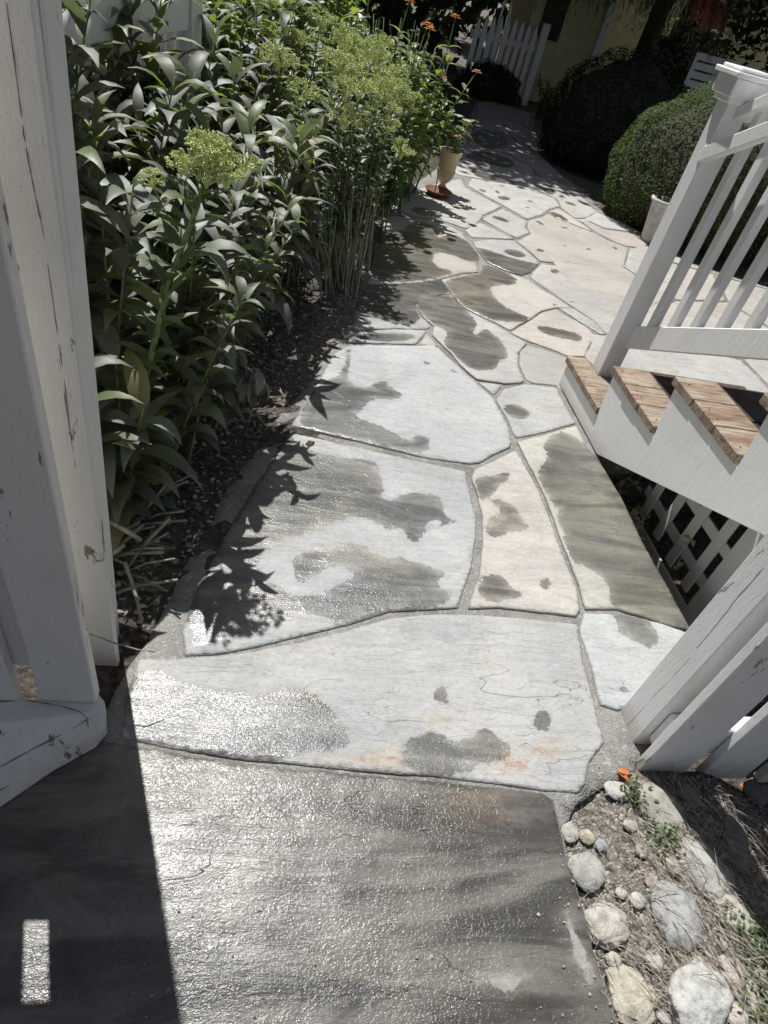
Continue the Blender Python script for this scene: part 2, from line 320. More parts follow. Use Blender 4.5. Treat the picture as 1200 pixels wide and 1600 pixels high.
S([(-160, 1140), (40, 1150), (165, 1158), (300, 1181), (450, 1199), (560, 1210), (700, 1221), (850, 1240), (864, 1248), (876, 1300), (886, 1345), (905, 1400), (925, 1480), (962, 1600), (980, 1700), (1000, 1800), (560, 1850), (100, 1850), (-260, 1720), (-260, 1300)], (0.30, 0.29, 0.275),
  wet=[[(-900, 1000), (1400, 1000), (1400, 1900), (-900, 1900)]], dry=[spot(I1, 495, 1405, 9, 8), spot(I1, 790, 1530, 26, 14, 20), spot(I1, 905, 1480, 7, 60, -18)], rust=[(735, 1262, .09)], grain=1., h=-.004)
S([(218, 1031), (290, 1029), (340, 1026), (400, 1018), (470, 1004), (540, 986), (610, 966), (680, 960), (730, 960), (800, 965), (902, 976), (910, 1030), (926, 1090), (934, 1125), (943, 1158), (920, 1190), (914, 1222), (903, 1236), (850, 1232), (700, 1212), (560, 1202), (450, 1191), (300, 1172), (192, 1150), (200, 1085)], (0.449, 0.449, 0.440),
  wet=[q(*Z6, [(370, 240), (400, 215), (480, 188), (530, 215), (560, 235), (650, 250), (760, 262), (860, 266), (930, 250), (1010, 282), (1050, 335), (1092, 400), (1080, 440), (980, 452), (900, 470), (860, 490), (700, 460), (500, 435), (380, 400)]),
       q(*Z8, [(545, 1370), (560, 1330), (610, 1308), (690, 1300), (740, 1335), (800, 1330), (840, 1292), (890, 1298), (925, 1330), (962, 1370), (945, 1410), (850, 1425), (780, 1450), (700, 1472), (600, 1462), (545, 1440)]),
       spot(Z8, 695, 1170, 30, 26), spot(Z8, 706, 1140, 12, 10), spot(Z8, 1072, 1262, 34, 44), spot(Z8, 1060, 1180, 12, 8)],
  rust=[(600, 1190, .06), (795, 1195, .05), (520, 1185, .04), (850, 1170, .05), (690, 1120, .04)], grain=.75)
S([(914, 958), (980, 962), (1030, 974), (1075, 990), (1060, 1030), (1010, 1085), (966, 1108), (940, 1100), (925, 1040), (908, 985)], (0.443, 0.460, 0.458),
  wet=[q(800, 950, 2.4615, [(390, 22), (480, 20), (545, 70), (568, 130), (540, 156), (470, 130), (400, 80)]), spot((800, 950, 2.4615), 432, 312, 12, 12)])
S([(291, 1021), (285, 985), (312, 915), (350, 842), (402, 757), (454, 676), (510, 688), (575, 703), (650, 720), (704, 731), (727, 736), (728, 747), (736, 780), (743, 808), (742, 846), (736, 883), (728, 906), (714, 948), (671, 950), (608, 954), (537, 976), (462, 993), (400, 1009), (340, 1019)], BLU,
  wet=[q(*Z8, [(-300, 140), (120, 180), (180, 245), (270, 268), (400, 285), (455, 292), (470, 340), (480, 392), (465, 425), (505, 440), (560, 405), (650, 410), (700, 432), (703, 490), (755, 515), (700, 532), (650, 545), (605, 590), (580, 592), (560, 545), (500, 548), (440, 520), (400, 503), (330, 505), (260, 540), (180, 570), (110, 588), (50, 620), (15, 650), (8, 690), (30, 730), (100, 770), (160, 800), (230, 790), (330, 750), (370, 720), (350, 695), (290, 680), (230, 708), (170, 750), (150, 730), (128, 670), (160, 632), (250, 612), (300, 618), (330, 588), (400, 600), (480, 648), (560, 650), (640, 690), (700, 700), (712, 722), (660, 740), (700, 770), (742, 798), (690, 832), (600, 848), (500, 862), (420, 892), (300, 905), (258, 892), (250, 870), (160, 868), (95, 885), (60, 905), (-40, 950), (-300, 1000)])],
  dry=[q(*Z8, [(248, 212), (275, 205), (420, 240), (560, 275), (700, 310), (640, 320), (500, 288), (380, 270), (270, 262), (246, 240)]), q(*Z8, [(640, 515), (690, 512), (695, 535), (630, 552)])], grain=.45)
S([(806, 704), (842, 768), (862, 822), (883, 877), (899, 917), (906, 954), (899, 962), (817, 952), (779, 948), (733, 950), (749, 902), (755, 850), (755, 808), (748, 779), (738, 746), (743, 735)], (0.483, 0.458, 0.425),
  wet=[q(*Z8, [(812, 360), (870, 345), (950, 328), (958, 350), (920, 372), (908, 402), (860, 432), (838, 445), (812, 420)]), q(*Z8, [(875, 435), (900, 430), (960, 450), (990, 500), (1033, 545), (960, 552), (900, 577), (858, 570), (858, 512), (932, 480)]),
       q(*Z8, [(835, 740), (860, 713), (930, 720), (950, 760), (1000, 785), (997, 812), (940, 810), (890, 822), (838, 800)]), spot(Z8, 1083, 748, 25, 24)], h=.002)
S([(547, 539), (600, 541), (646, 541), (676, 540), (685, 545), (724, 582), (770, 624), (790, 662), (797, 687), (796, 697), (770, 709), (746, 721), (733, 722), (704, 719), (650, 710), (575, 691), (510, 676), (458, 664), (486, 622), (508, 583), (525, 553)], (0.455, 0.462, 0.460),
  wet=[q(*Z4, [(-60, 900), (20, 830), (70, 815), (98, 760), (100, 700), (118, 690), (112, 760), (100, 830), (150, 852), (190, 850), (240, 823), (270, 858), (322, 885), (262, 902), (190, 896), (160, 930), (132, 962), (180, 982), (250, 1008), (330, 1062), (360, 1028), (410, 1040), (408, 1090), (360, 1102), (280, 1085), (150, 1055), (0, 1035), (-80, 1000)]), spot(Z4, 400, 762, 12, 6, 20), spot(Z4, 500, 790, 20, 7, 30)], rust=[(700, 640, .03)], grain=.35, h=.002)
S([(789, 608), (821, 601), (870, 606), (874, 620), (898, 660), (840, 676), (807, 682), (795, 655), (777, 625)], GRY, wet=[q(*Z4, [(685, 922), (740, 915), (792, 946), (778, 966), (740, 972), (700, 955)])])
S([(809, 690), (850, 681), (900, 666), (917, 702), (932, 714), (972, 782), (1003, 848), (1036, 907), (1078, 983), (1040, 974), (1006, 963), (965, 951), (915, 950), (906, 915), (890, 875), (869, 821), (849, 767)], (0.47, 0.463, 0.415),
  wet=[q(*ZS, [(140, 705), (200, 652), (270, 668), (340, 720), (400, 755), (450, 850), (520, 960), (600, 1080), (690, 1220), (760, 1300), (800, 1400), (850, 1540), (790, 1560), (650, 1510), (480, 1470), (440, 1430), (445, 1370), (420, 1320), (350, 1280), (270, 1240), (220, 1150), (240, 1100), (200, 1070), (210, 1010), (150, 940), (105, 850), (140, 810), (160, 780), (150, 730)]), spot(ZS, 325, 1378, 14, 18)], h=.003)
S(q(*Z1, [(876, 868), (1008, 886), (965, 938)]), GRY)
S(q(*Z1, [(1168, 628), (1110, 690), (1112, 760), (1148, 858), (1120, 868), (1030, 876), (1010, 868), (862, 848), (765, 765), (705, 690), (625, 610), (588, 575), (600, 520), (528, 458), (480, 390), (560, 335), (640, 335), (700, 330), (780, 418), (980, 515), (1060, 565)]), (0.441, 0.451, 0.456),
  wet=[q(*Z1, [(590, 520), (510, 455), (450, 380), (600, 300), (700, 330), (780, 405), (840, 470), (862, 512), (832, 560), (868, 575), (890, 537), (940, 545), (970, 580), (1010, 605), (1062, 705), (1040, 725), (1000, 730), (980, 782), (950, 802), (860, 802), (790, 768), (720, 700), (640, 620), (690, 565), (610, 515)])], h=.003)
S(q(*Z1, [(110, 380), (180, 262), (430, 256), (545, 232), (640, 222), (690, 312), (560, 325), (465, 378), (505, 455), (570, 515), (545, 533), (440, 534), (370, 524), (95, 540)]), (0.424, 0.434, 0.439), wet=[q(*Z1, [(0, 380), (120, 100), (690, 200), (700, 320), (560, 325), (470, 380), (520, 500), (300, 500)])])
S(q(*Z1, [(85, 556), (370, 538), (538, 545), (485, 618), (465, 626), (50, 614)]), (0.438, 0.443, 0.443), wet=[q(*Z1, [(120, 560), (500, 560), (460, 610), (130, 612)])])
S(q(*Z1, [(552, 572), (612, 640), (505, 630)]), TAN)
S([(752, 429), (757, 412), (812, 433), (822, 436), (844, 451), (870, 466), (892, 480), (867, 480), (846, 485), (829, 497), (797, 515), (775, 503), (727, 481), (706, 458), (692, 437), (726, 431)], (0.473, 0.447, 0.416),
  wet=[q(*Z1, [(860, 190), (890, 110), (1112, 215), (1092, 265), (960, 262), (938, 300), (1020, 390), (1130, 440), (1198, 470), (1160, 497), (980, 490), (880, 450), (780, 400), (700, 320), (640, 240), (800, 200)]), spot(Z5, 435, 382, 22, 9, 15)], h=.001)
S(q(*Z2, [(598, 550), (730, 540), (855, 549), (905, 588), (1004, 680), (955, 735), (900, 760), (830, 740), (685, 676), (630, 605)]), (0.446, 0.460, 0.470), wet=[q(*Z2, [(605, 585), (680, 600), (800, 640), (900, 670), (960, 680), (1010, 695), (960, 750), (900, 770), (800, 735), (690, 685), (640, 630)]), q(*Z2, [(788, 600), (850, 595), (910, 618), (932, 645), (880, 652), (800, 628)])], h=.002)
S(q(*Z2, [(40, 430), (80, 385), (200, 402), (330, 420), (440, 446), (525, 494), (572, 560), (634, 645), (614, 690), (628, 738), (540, 740), (400, 775), (320, 800), (200, 806), (-60, 810), (-20, 600)]), (0.471, 0.443, 0.409), wet=[q(*Z2, [(-100, 500), (150, 490), (220, 420), (330, 440), (385, 480), (372, 540), (420, 505), (500, 510), (590, 570), (645, 650), (610, 680), (560, 670), (430, 620), (350, 620), (340, 700), (500, 740), (300, 800), (-80, 800)])])
S(q(*Z2, [(100, 330), (130, 280), (215, 242), (300, 205), (520, 155), (550, 212), (770, 330), (735, 345), (655, 385), (625, 428), (595, 457), (545, 462), (440, 425), (330, 400), (200, 372)]), (0.457, 0.454, 0.442), wet=[q(*Z2, [(205, 332), (300, 330), (380, 358), (425, 396), (330, 396), (220, 372)])])
S(q(*Z2, [(565, 196), (592, 155), (780, 185), (930, 210), (1105, 280), (1138, 328), (1066, 346), (1025, 380), (935, 405), (800, 328)]), (0.459, 0.469, 0.474), wet=[spot(Z2, 790, 278, 42, 14, 8), spot(Z2, 655, 230, 24, 9, 25), spot(Z2, 955, 298, 22, 6, 12), spot(Z2, 938, 338, 20, 6, 10), spot(Z2, 748, 240, 16, 8, 20)])
S(q(*Z2, [(430, 60), (540, 38), (760, 128), (925, 198), (780, 176), (590, 146), (505, 130)]), WARM, wet=[q(*Z2, [(560, 100), (700, 120), (900, 190), (780, 176), (640, 155)])])
S(q(*Z3, [(-20, 10), (80, 0), (250, 40), (450, 90), (640, 170), (752, 282), (795, 328), (720, 370), (645, 370), (548, 300), (520, 238), (305, 138)]), (0.458, 0.458, 0.449), wet=[spot(Z3, 450, 178, 48, 24, 20), spot(Z3, 605, 268, 42, 11, 20)])
S(q(*Z3, [(452, 328), (525, 303), (640, 381), (690, 414), (765, 466), (600, 403), (460, 348)]), (0.463, 0.444, 0.425), wet=[q(*Z3, [(440, 325), (500, 330), (590, 380), (580, 395), (480, 360)])])
S(q(*Z3, [(316, 393), (400, 370), (445, 345), (560, 396), (775, 480), (900, 545), (1020, 588), (982, 738), (970, 744), (620, 700), (392, 680), (345, 636), (276, 578), (226, 542), (326, 488), (298, 430)]), TAN, wet=[spot(Z3, 385, 407, 36, 9, 25), spot(Z3, 390, 605, 34, 11, 12), spot(Z3, 742, 596, 24, 9, 5), spot(Z3, 565, 577, 20, 7, 25), spot(Z3, 558, 442, 30, 5, 8), spot(Z3, 925, 590, 24, 9, 25)], h=.001)
S(q(*Z3, [(645, 378), (712, 382), (725, 372), (802, 332), (1000, 422), (1140, 486), (1000, 462), (850, 441), (735, 388), (700, 404)]), (0.473, 0.478, 0.478))
S(q(*Z3, [(706, 408), (728, 393), (850, 455), (1000, 476), (1178, 508), (1135, 588), (1000, 570), (900, 526), (785, 465)]), (0.460, 0.426, 0.392))
S(q(*Z3, [(1042, 592), (1140, 598), (1300, 625), (1290, 790), (1060, 765), (1005, 715)]), (0.434, 0.443, 0.419))
S(q(*Z5, [(338, 60), (440, 75), (540, 114), (700, 132), (760, 105), (965, 130), (1020, 170), (1150, 200), (1330, 260), (1270, 560), (1140, 700), (840, 596), (745, 498), (645, 436), (560, 380), (446, 302), (250, 165), (276, 122)]), (0.467, 0.454, 0.433), wet=[spot(Z5, 435, 118, 35, 20, 5), spot(Z5, 447, 193, 18, 6, 15), spot(Z5, 487, 223, 18, 6, 15), spot(Z5, 572, 361, 22, 8, 15), spot(Z5, 572, 156, 18, 5, 15)], h=-.001)
S(q(*Z5, [(478, 408), (590, 412), (648, 454), (738, 508), (828, 602), (792, 608), (705, 552), (602, 488)]), (0.459, 0.469, 0.474))
S(q(*Z5, [(98, 600), (254, 503), (342, 443), (440, 423), (598, 504), (686, 558), (740, 622), (720, 650), (660, 780), (540, 774), (232, 660)]), PNK, wet=[q(*Z5, [(290, 550), (340, 546), (450, 568), (560, 590), (640, 618), (657, 650), (622, 673), (540, 655), (400, 622), (320, 590)])])
S(q(*Z5, [(750, 642), (815, 656), (1100, 720), (1400, 900), (1350, 1000), (900, 860), (740, 850), (676, 788)]), PNK)
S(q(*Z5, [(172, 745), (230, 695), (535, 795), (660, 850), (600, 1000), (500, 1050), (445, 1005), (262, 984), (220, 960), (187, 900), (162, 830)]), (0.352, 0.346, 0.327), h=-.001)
S(q(*Z2, [(552, 477), (640, 431), (852, 533), (720, 525), (592, 520)]), (0.466, 0.451, 0.432))
S(q(*Z2, [(656, 408), (782, 343), (875, 392), (932, 422), (922, 460), (946, 493), (870, 524)]), (0.463, 0.458, 0.444), wet=[spot(Z2, 770, 410, 62, 12, 18)], rust=[(780, 345, .04)])
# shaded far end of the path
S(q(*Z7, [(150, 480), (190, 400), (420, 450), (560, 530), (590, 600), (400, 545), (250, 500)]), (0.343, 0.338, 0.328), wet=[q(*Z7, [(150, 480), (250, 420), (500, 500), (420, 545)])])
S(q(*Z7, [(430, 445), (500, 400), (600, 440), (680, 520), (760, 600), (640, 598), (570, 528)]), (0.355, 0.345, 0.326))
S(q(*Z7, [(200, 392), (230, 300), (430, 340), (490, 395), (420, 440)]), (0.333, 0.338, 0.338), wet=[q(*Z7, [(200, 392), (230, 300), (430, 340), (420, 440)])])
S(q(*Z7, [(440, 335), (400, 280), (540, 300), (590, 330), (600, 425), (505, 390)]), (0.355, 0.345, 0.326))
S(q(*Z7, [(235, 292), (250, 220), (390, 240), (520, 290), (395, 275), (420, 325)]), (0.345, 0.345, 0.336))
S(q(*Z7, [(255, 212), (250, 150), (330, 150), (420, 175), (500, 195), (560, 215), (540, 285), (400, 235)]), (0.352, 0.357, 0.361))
# paving on the far side of the stairs (world coordinates below)
NPX = len(SL)
def SW(pts, col, wet=()): SL.append((('w', pts), col, [], [], [], .25, 0))
SW([(2.10, 5.0), (2.75, 5.1), (3.0, 4.55), (2.5, 4.2), (2.1, 4.45)], TAN); SW([(2.78, 5.12), (3.3, 5.45), (3.75, 5.35), (3.55, 4.75), (3.03, 4.56)], WARM)
SW([(2.52, 4.17), (3.02, 4.52), (3.55, 4.7), (3.75, 4.1), (3.1, 3.7), (2.6, 3.75)], PNK); SW([(3.59, 4.74), (3.78, 5.35), (4.5, 5.15), (4.6, 4.6), (3.8, 4.12)], TAN)
SW([(3.8, 4.07), (4.62, 4.56), (5.3, 4.4), (5.2, 3.6), (4.2, 3.4)], WARM); SW([(3.12, 3.66), (3.77, 4.05), (4.15, 3.4), (3.9, 2.7), (3.1, 2.8)], (0.461, 0.451, 0.436))
SW([(1.95, 3.65), (2.57, 3.72), (3.07, 3.64), (3.06, 2.8), (2.5, 2.35), (1.95, 2.5)], (0.444, 0.458, 0.463)); SW([(4.2, 3.36), (5.2, 3.56), (5.4, 2.5), (4.4, 2.3), (3.95, 2.68)], PNK)
SW([(3.08, 5.62), (3.3, 5.5), (3.75, 5.4), (3.62, 5.53), (3.45, 5.85), (3.2, 5.75)], GRY); SW([(3.8, 5.38), (4.5, 5.18), (5.3, 4.9), (5.3, 5.1), (4.3, 5.28)], GRY)
path_outline = [(545, 500), (470, 610), (418, 665), (350, 770), (280, 900), (232, 1000), (200, 1040), (160, 1120), (60, 1135), (-300, 1130), (-300, 1750), (100, 1900), (1060, 1900), (970, 1600), (932, 1490), (913, 1410), (893, 1345), (884, 1300), (902, 1252), (950, 1225), (990, 1208), (1001, 1180)]
pw = [tuple(gp([p])[0]) for p in path_outline]
pw += [(1.20, .86), (1.40, 1.0), (1.50, 1.30), (1.525, 1.5), (1.515, 1.8), (1.53, 2.1), (1.552, 2.33), (1.90, 2.36), (2.4, 2.28), (5.45, 2.2), (5.45, 5.15), (4.3, 5.33), (3.66, 5.58)]
pw += [tuple(gp([p])[0]) for p in [(1018, 366), (951, 336), (903, 289), (868, 267), (842, 235), (831, 207), (838, 175), (813, 170), (770, 157), (745, 158), (700, 250), (640, 292), (612, 325), (590, 365), (562, 420)]]
PW = resample(np.array(pw), .03, .006, 3)
def slab_mesh(name, poly, res, z0, thick, mat, parent, h_amp=.0015, wets=None, drys=None, rusts=None, grain=.3, color=None, edger=.007, jit=.003, seed=0, gap=.0045):
    b = resample(poly, res*1.2, jit, seed); b = inset(b, gap); ring = inset(b, edger*.9)
    lo, hi = b.min(0), b.max(0); gx = np.arange(lo[0], hi[0], res); gy = np.arange(lo[1], hi[1], res); X, Y = np.meshgrid(gx, gy)
    X = X+(np.arange(len(gy)) % 2)[:, None]*res*.5; P = np.stack([X.ravel(), Y.ravel()], 1)+RNG.uniform(-.1, .1, (X.size, 2))*res
    P = P[sdf(P, b) > edger*1.5]; rg = ring[::2]; rg = rg[sdf(rg, b) > edger*.5]
    pts = np.concatenate([b, rg, P]); nb = len(b); ed = [(i, (i+1) % nb) for i in range(nb)]
    r = delaunay_2d_cdt([Vector(p) for p in pts], ed, [], 1, 1e-6); V = np.array([v[:] for v in r[0]]); F = [tuple(f) for f in r[2]]
    dist = np.maximum(sdf(V, b), 0)
    z = z0-np.clip(1-dist/edger, 0, 1)**2*.0035+np.array([mnoise.fractal(Vector((x*4+seed, y*4, seed)), .8, 2, 4) for x, y in V])*h_amp
    bm = bmesh.new(); vs = [bm.verts.new((V[i, 0], V[i, 1], z[i])) for i in range(len(V))]
    for f in F:
        try: bm.faces.new([vs[i] for i in f])
        except ValueError: pass
    bmesh.ops.recalc_face_normals(bm, faces=bm.faces[:])
    if sum(f.normal.z for f in bm.faces) < 0: bmesh.ops.reverse_faces(bm, faces=bm.faces[:])
    be = [e for e in bm.edges if e.is_boundary]; r = bmesh.ops.extrude_edge_only(bm, edges=be)
    bmesh.ops.translate(bm, verts=[e for e in r['geom'] if isinstance(e, bmesh.types.BMVert)], vec=(0, 0, -thick))
    for f in bm.faces: f.smooth = abs(f.normal.z) > .3
    me = bpy.data.meshes.new(name); bm.to_mesh(me); bm.free(); me.materials.append(mat)
    C = np.array([v.co[:2] for v in me.vertices])
    wet = np.full(len(C), -1.)
    for p in wets or []: wet = np.maximum(wet, sdf(C, chaikin(gp(p), 1)))
    for p in drys or []: wet = np.minimum(wet, -sdf(C, chaikin(gp(p), 1)))
    ru = np.full(len(C), -.5)
    for (x, y, rr) in rusts or []:
        c = G(x, y)[:2]; ru = np.maximum(ru, rr-np.hypot((C[:, 0]-c[0])*.55, (C[:, 1]-c[1])*1.5))
    for k, v in dict(wet=np.clip(wet, -.3, .3), rust=ru, edge=np.maximum(sdf(C, b), 0), grain=np.full(len(C), grain)).items():
        a = me.attributes.new(k, 'FLOAT', 'POINT'); a.data.foreach_set('value', v.astype(np.float32))
    o = bpy.data.objects.new(name, me); link(o, parent)
    if color: o.color = (*color, 1)
    return o
path = slab_mesh('path', PW, .035, -.0065, .16, M['mortar'], None, .0015, edger=.02, jit=.004, gap=0)
tag(path, kind='structure')
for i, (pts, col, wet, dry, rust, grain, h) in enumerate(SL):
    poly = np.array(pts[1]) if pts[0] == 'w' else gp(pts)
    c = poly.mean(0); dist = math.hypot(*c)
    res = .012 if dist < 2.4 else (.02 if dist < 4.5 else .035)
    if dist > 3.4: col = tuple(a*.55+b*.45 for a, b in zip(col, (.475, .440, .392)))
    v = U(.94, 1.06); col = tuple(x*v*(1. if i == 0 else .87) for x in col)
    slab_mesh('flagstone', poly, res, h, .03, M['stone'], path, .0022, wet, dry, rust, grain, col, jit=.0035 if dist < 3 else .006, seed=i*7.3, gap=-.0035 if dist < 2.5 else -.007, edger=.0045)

# ------------------------------------------------------------------ ground
def sm(x, a, b): t = min(1, max(0, (x-a)/(b-a))); return t*t*(3-2*t)
def ground_h(x, y):
    h = -.030
    edge = 1.0-.09*y
    right = sm(x, 1.18, 1.34)*(1-sm(y, 2.25, 2.4)) if y > .8 else sm(x, 1.30, 1.7)*sm(.9-y, -.1, .05)
    h -= right*(.15 if y > .8 else .13)
    h += .012*mnoise.fractal(Vector((x*3.1, y*3.1, 1)), .9, 2, 4)+.008*mnoise.noise(Vector((x*17, y*17, 4)))
    h += .022*sm(x, .93, 1.05)*(1-sm(x, 1.3, 1.5))*(1-sm(y, .75, .9))
    inbed = sm(.2+.22*y-x, 0.05, .5)*sm(y, 1.0, 1.5); h += inbed*.02
    if y > .8 and y < 2.4 and 1.3 < x < 5.5: h -= .04*(1-sm(x, 3, 5))
    return h
def axis(parts):
    out = []
    for a, b, s in parts: out += list(np.arange(a, b, s))
    return np.array(out)
gx = axis([(-40, -4, 4), (-4, -1.2, .3), (-1.2, 2.6, .035), (2.6, 7, .15), (7, 60.1, 4)]); gy = axis([(-8, -.5, .8), (-.5, 4.4, .035), (4.4, 9, .12), (9, 16, .5), (16, 80.1, 5)])
V = []; A = []
for y in gy:
    for x in gx:
        V.append((x, y, ground_h(x, y))); A.append(sm(x, .75, 1.0)*(1-sm(y, .9, 1.4))*(1-.85*sm(x+.33*y, 1.42, 1.55))*1.0+.75*sm(x-.22*y, -.62, -.30)*(1-sm(x-.22*y, .3, .6))*sm(y, 2.2, 2.7)*(1-sm(y, 4.2, 5))+sm(x, 2.3, 2.6)*sm(y, 5.5, 6)*.35)  # fence shadow and sunlit bed patch are put into the soil colour
nx = len(gx); F = [(j*nx+i, j*nx+i+1, (j+1)*nx+i+1, (j+1)*nx+i) for j in range(len(gy)-1) for i in range(nx-1)]
ground = mesh_obj('ground', V, F, M['soil'], smooth=True, attrs={'lite': A}); tag(ground, kind='structure')

# ------------------------------------------------------------------ staircase
SX = 1.546
st = thing('staircase', 'white painted wooden staircase with brown weathered treads', 'staircase', (SX, 2.9, 0))
b = MB(); prof = [(2.322, -.0), (2.949, -.0), (2.949, .118), (2.47, .118), (2.50, .316), (2.028, .316), (2.068, .520), (1.572, .520), (1.60, .722), (1.12, .722), (1.15, .924), (.66, .924), (.68, 1.125), (.20, 1.125), (.20, .955)]
b.prism([(SX, y, z) for y, z in prof], (.034, 0, 0), .002); b.build('stringer', M['paint'], st)
b = MB(); b.prism([(SX+1.02, y, z) for y, z in prof], (.034, 0, 0), .002); b.build('stringer', M['paint'], st)
TR = [(2.478, 2.969, .155), (2.046, 2.528, .3515), (1.590, 2.091, .557), (1.14, 1.65, .758), (.69, 1.20, .960), (.2, .74, 1.16)]
for k, (y0, y1, z) in enumerate(TR):
    b = MB(); n = 1
    if k == 0:      # notched round the newel post
        b.prism([(SX-.010, y0, z-.035), (SX-.010, y1, z-.035), (1.652, y1, z-.035), (1.652, 2.80, z-.035), (1.762, 2.80, z-.035), (1.762, y1, z-.035), (1.80, y1, z-.035), (1.80, y0, z-.035)], (0, 0, .035), .003)
    else:
        hw = (y1-y0)
        ys = np.linspace(y0, y1, 4)
        for a, c in zip(ys[:-1], ys[1:]): b.box(SX-.010+U(-.003, .003), 1.722, a+.002, c-.002, z-.035, z, .003)
    tread = b.build('tread', M['tread'], st)
    b = MB(); xs_ = 1.803 if k == 0 else 1.726; b.box(xs_, SX+1.07, y0+.004, (y0+y1)/2-.004, z-.05, z-.012, .003); b.box(xs_, SX+1.07, (y0+y1)/2+.004, y1-.004, z-.05, z-.012, .003); b.build('shade_tread', M['darkwood_and_shade'], st)  # unlit inner part of the stairs, its shade put into dark timber
    hold = tread
    for yy in (y0+.05, (y0+y1)/2-.03, (y0+y1)/2+.03, y1-.05):
        if k == 0 and yy > 2.79: continue
        b = MB(); b.lathe((SX+.025, yy+U(-.01, .01), z-.0004), [(0, .0012), (.0042, .0012), (.0048, .0)], 8); b.build('screw', M['darkwood_and_shade'], hold)
    if k < 5:
        zz = TR[k+1][2]-.037; b = MB(); b.box(SX+.036, SX+1.018, y0-.03, y0-.008, z+.002, zz, .001); b.build('riser', M['darkwood_and_shade'], st)
rl = thing('stair_railing', 'white stair railing with square balusters and capped newel post', 'railing', (1.70, 2.86, .155))
NX0, NX1, NY0, NY1 = 1.658, 1.755, 2.811, 2.905
b = MB(); b.box(NX0, NX1, NY0, NY1, .0, 1.405, .004); nw = b.build('newel_post', M['paint'], rl)
b = MB(); b.box(1.628, 1.785, 2.781, 2.937, 1.385, 1.448, .004); b.box(1.640, 1.773, 2.793, 2.925, 1.365, 1.388, .004); b.box(1.612, 1.801, 2.765, 2.953, 1.449, 1.468, .004)
b.prism([(1.63, 2.783, 1.469), (1.783, 2.783, 1.469), (1.783, 2.935, 1.469), (1.63, 2.935, 1.469)], (0, 0, .012), .004); b.build('post_cap', M['paint'], nw)
def slope(b, x0, x1, yA, zA, yB, k, hgt, bev=.004): b.prism([(x0, yA, zA), (x0, yB, zA+(yA-yB)*k), (x0, yB, zA+(yA-yB)*k-hgt), (x0, yA, zA-hgt)], (x1-x0, 0, 0), bev)
K = .487; YE = .3
b = MB(); slope(b, 1.725, 1.763, 2.809, .436, YE, K, .118); b.build('bottom_rail', M['paint'], rl)
b = MB(); slope(b, 1.650, 1.688, 2.835, 1.206, YE, K, .062); b.build('handrail', M['paint'], rl)
b = MB(); slope(b, 1.700, 1.775, 2.809, 1.366, YE, K, .050); b.build('top_rail', M['paint'], rl)
y = 2.706
while y > YE+.05:
    zb = .436+(2.809-y)*K; b = MB(); b.prism([(1.728, y+.022, zb-.014), (1.728, y-.022, zb+.008), (1.728, y-.022, 1.318+(2.809-y+.022)*K), (1.728, y+.022, 1.318+(2.809-y-.022)*K)], (.036, 0, 0), .002)
    b.build('baluster', M['paint'], rl); y -= .1475

# lattice under the stairs
lt = thing('lattice_panel', 'old white wooden lattice in the dark gap under the staircase', 'lattice', (1.72, 2, -.2))
b = MB(); LX = 1.70; y0, y1, z0, z1 = 1.52, 2.66, -.22, .42
def top(y): return min(.46, .0+(2.32-y)*.447)
import itertools
for k in range(4):
    y = 1.592+.143*k; b.box(LX, LX+.009, y-.025, y+.025, -.095+U(-.01, .01), top(y)+.05, .001)
for z in (-.155, 0., .165, .33): b.box(LX+.010, LX+.019, 1.50, min(2.10, 2.32-(z-.03)/.447), z-.024, z+.024, .001)
b.build('slats', M['oldpaint'], lt)
b = MB(); b.box(LX-.006, LX+.03, 1.44, 1.52, -.23, .44, .003); b.build('frame', M['oldpaint'], lt)

# ------------------------------------------------------------------ fence ends at the two sides of the viewpoint
rf = thing('picket_fence', 'white slatted fence end at the lower right, paint flaking', 'fence', (1.2, .85, 0))
b = MB(); b.box(1.146, 1.262, .872, .980, -.05, 1.18, .004); b.build('post', M['gatepaint'], rf)
b = MB(); b.box(1.172, 2.9, .822, .869, .035, .165, .004); b.build('rail', M['gatepaint'], rf)
b = MB(); b.box(1.172, 2.9, .822, .869, .93, 1.02, .004); b.build('rail', M['gatepaint'], rf)
for i in range(8):
    x = 1.134+i*.213; b = MB(); b.box(x, x+.152, .792, .8195, -.03-.02*min(i, 4), 1.14+U(-.01, .01), .003); b.build('picket', M['gatepaint'], rf)

lf = thing('gate_post_fence', 'tall grey-white peeling fence end filling the left edge', 'fence', (-.36, 1.0, 0))
def quad_slab(name, mat, pts, vec, par, bev=.003):
    b = MB(); b.prism(pts, vec, bev); return b.build(name, mat, par)
TOPZ = 2.1
def strip(Yp, pl, pr):   # edges traced low and high, continued to TOPZ
    out = []
    L = [PY(*p, Yp) for p in pl]; R_ = [PY(*p, Yp) for p in pr]
    def at(e, z): t = (z-e[0][2])/(e[1][2]-e[0][2]); return e[0]+(e[1]-e[0])*t
    return lambda zb: [tuple(at(L, zb)), tuple(at(R_, zb)), tuple(at(R_, TOPZ)), tuple(at(L, TOPZ))]
s1 = strip(1.055, [(140, 990), (45, 450)], [(178, 990), (108, 450)]); p = s1(-.02); p[0] = (-.43, 1.055, -.02); p[3] = (-.45, 1.055, TOPZ)
quad_slab('post', M['postpaint'], p, (0, .024, 0), lf, .003)
b = MB(); b.box(-.45, -.323, 1.085, 1.17, -.05, TOPZ, .004); b.build('post_core', M['postpaint'], lf)
r0 = PY(125, 1000, .93); r1 = PY(10, 450, .93)
def lean(z): return r0[0]+(r1[0]-r0[0])*(z-r0[2])/(r1[2]-r0[2])
BZ = .098
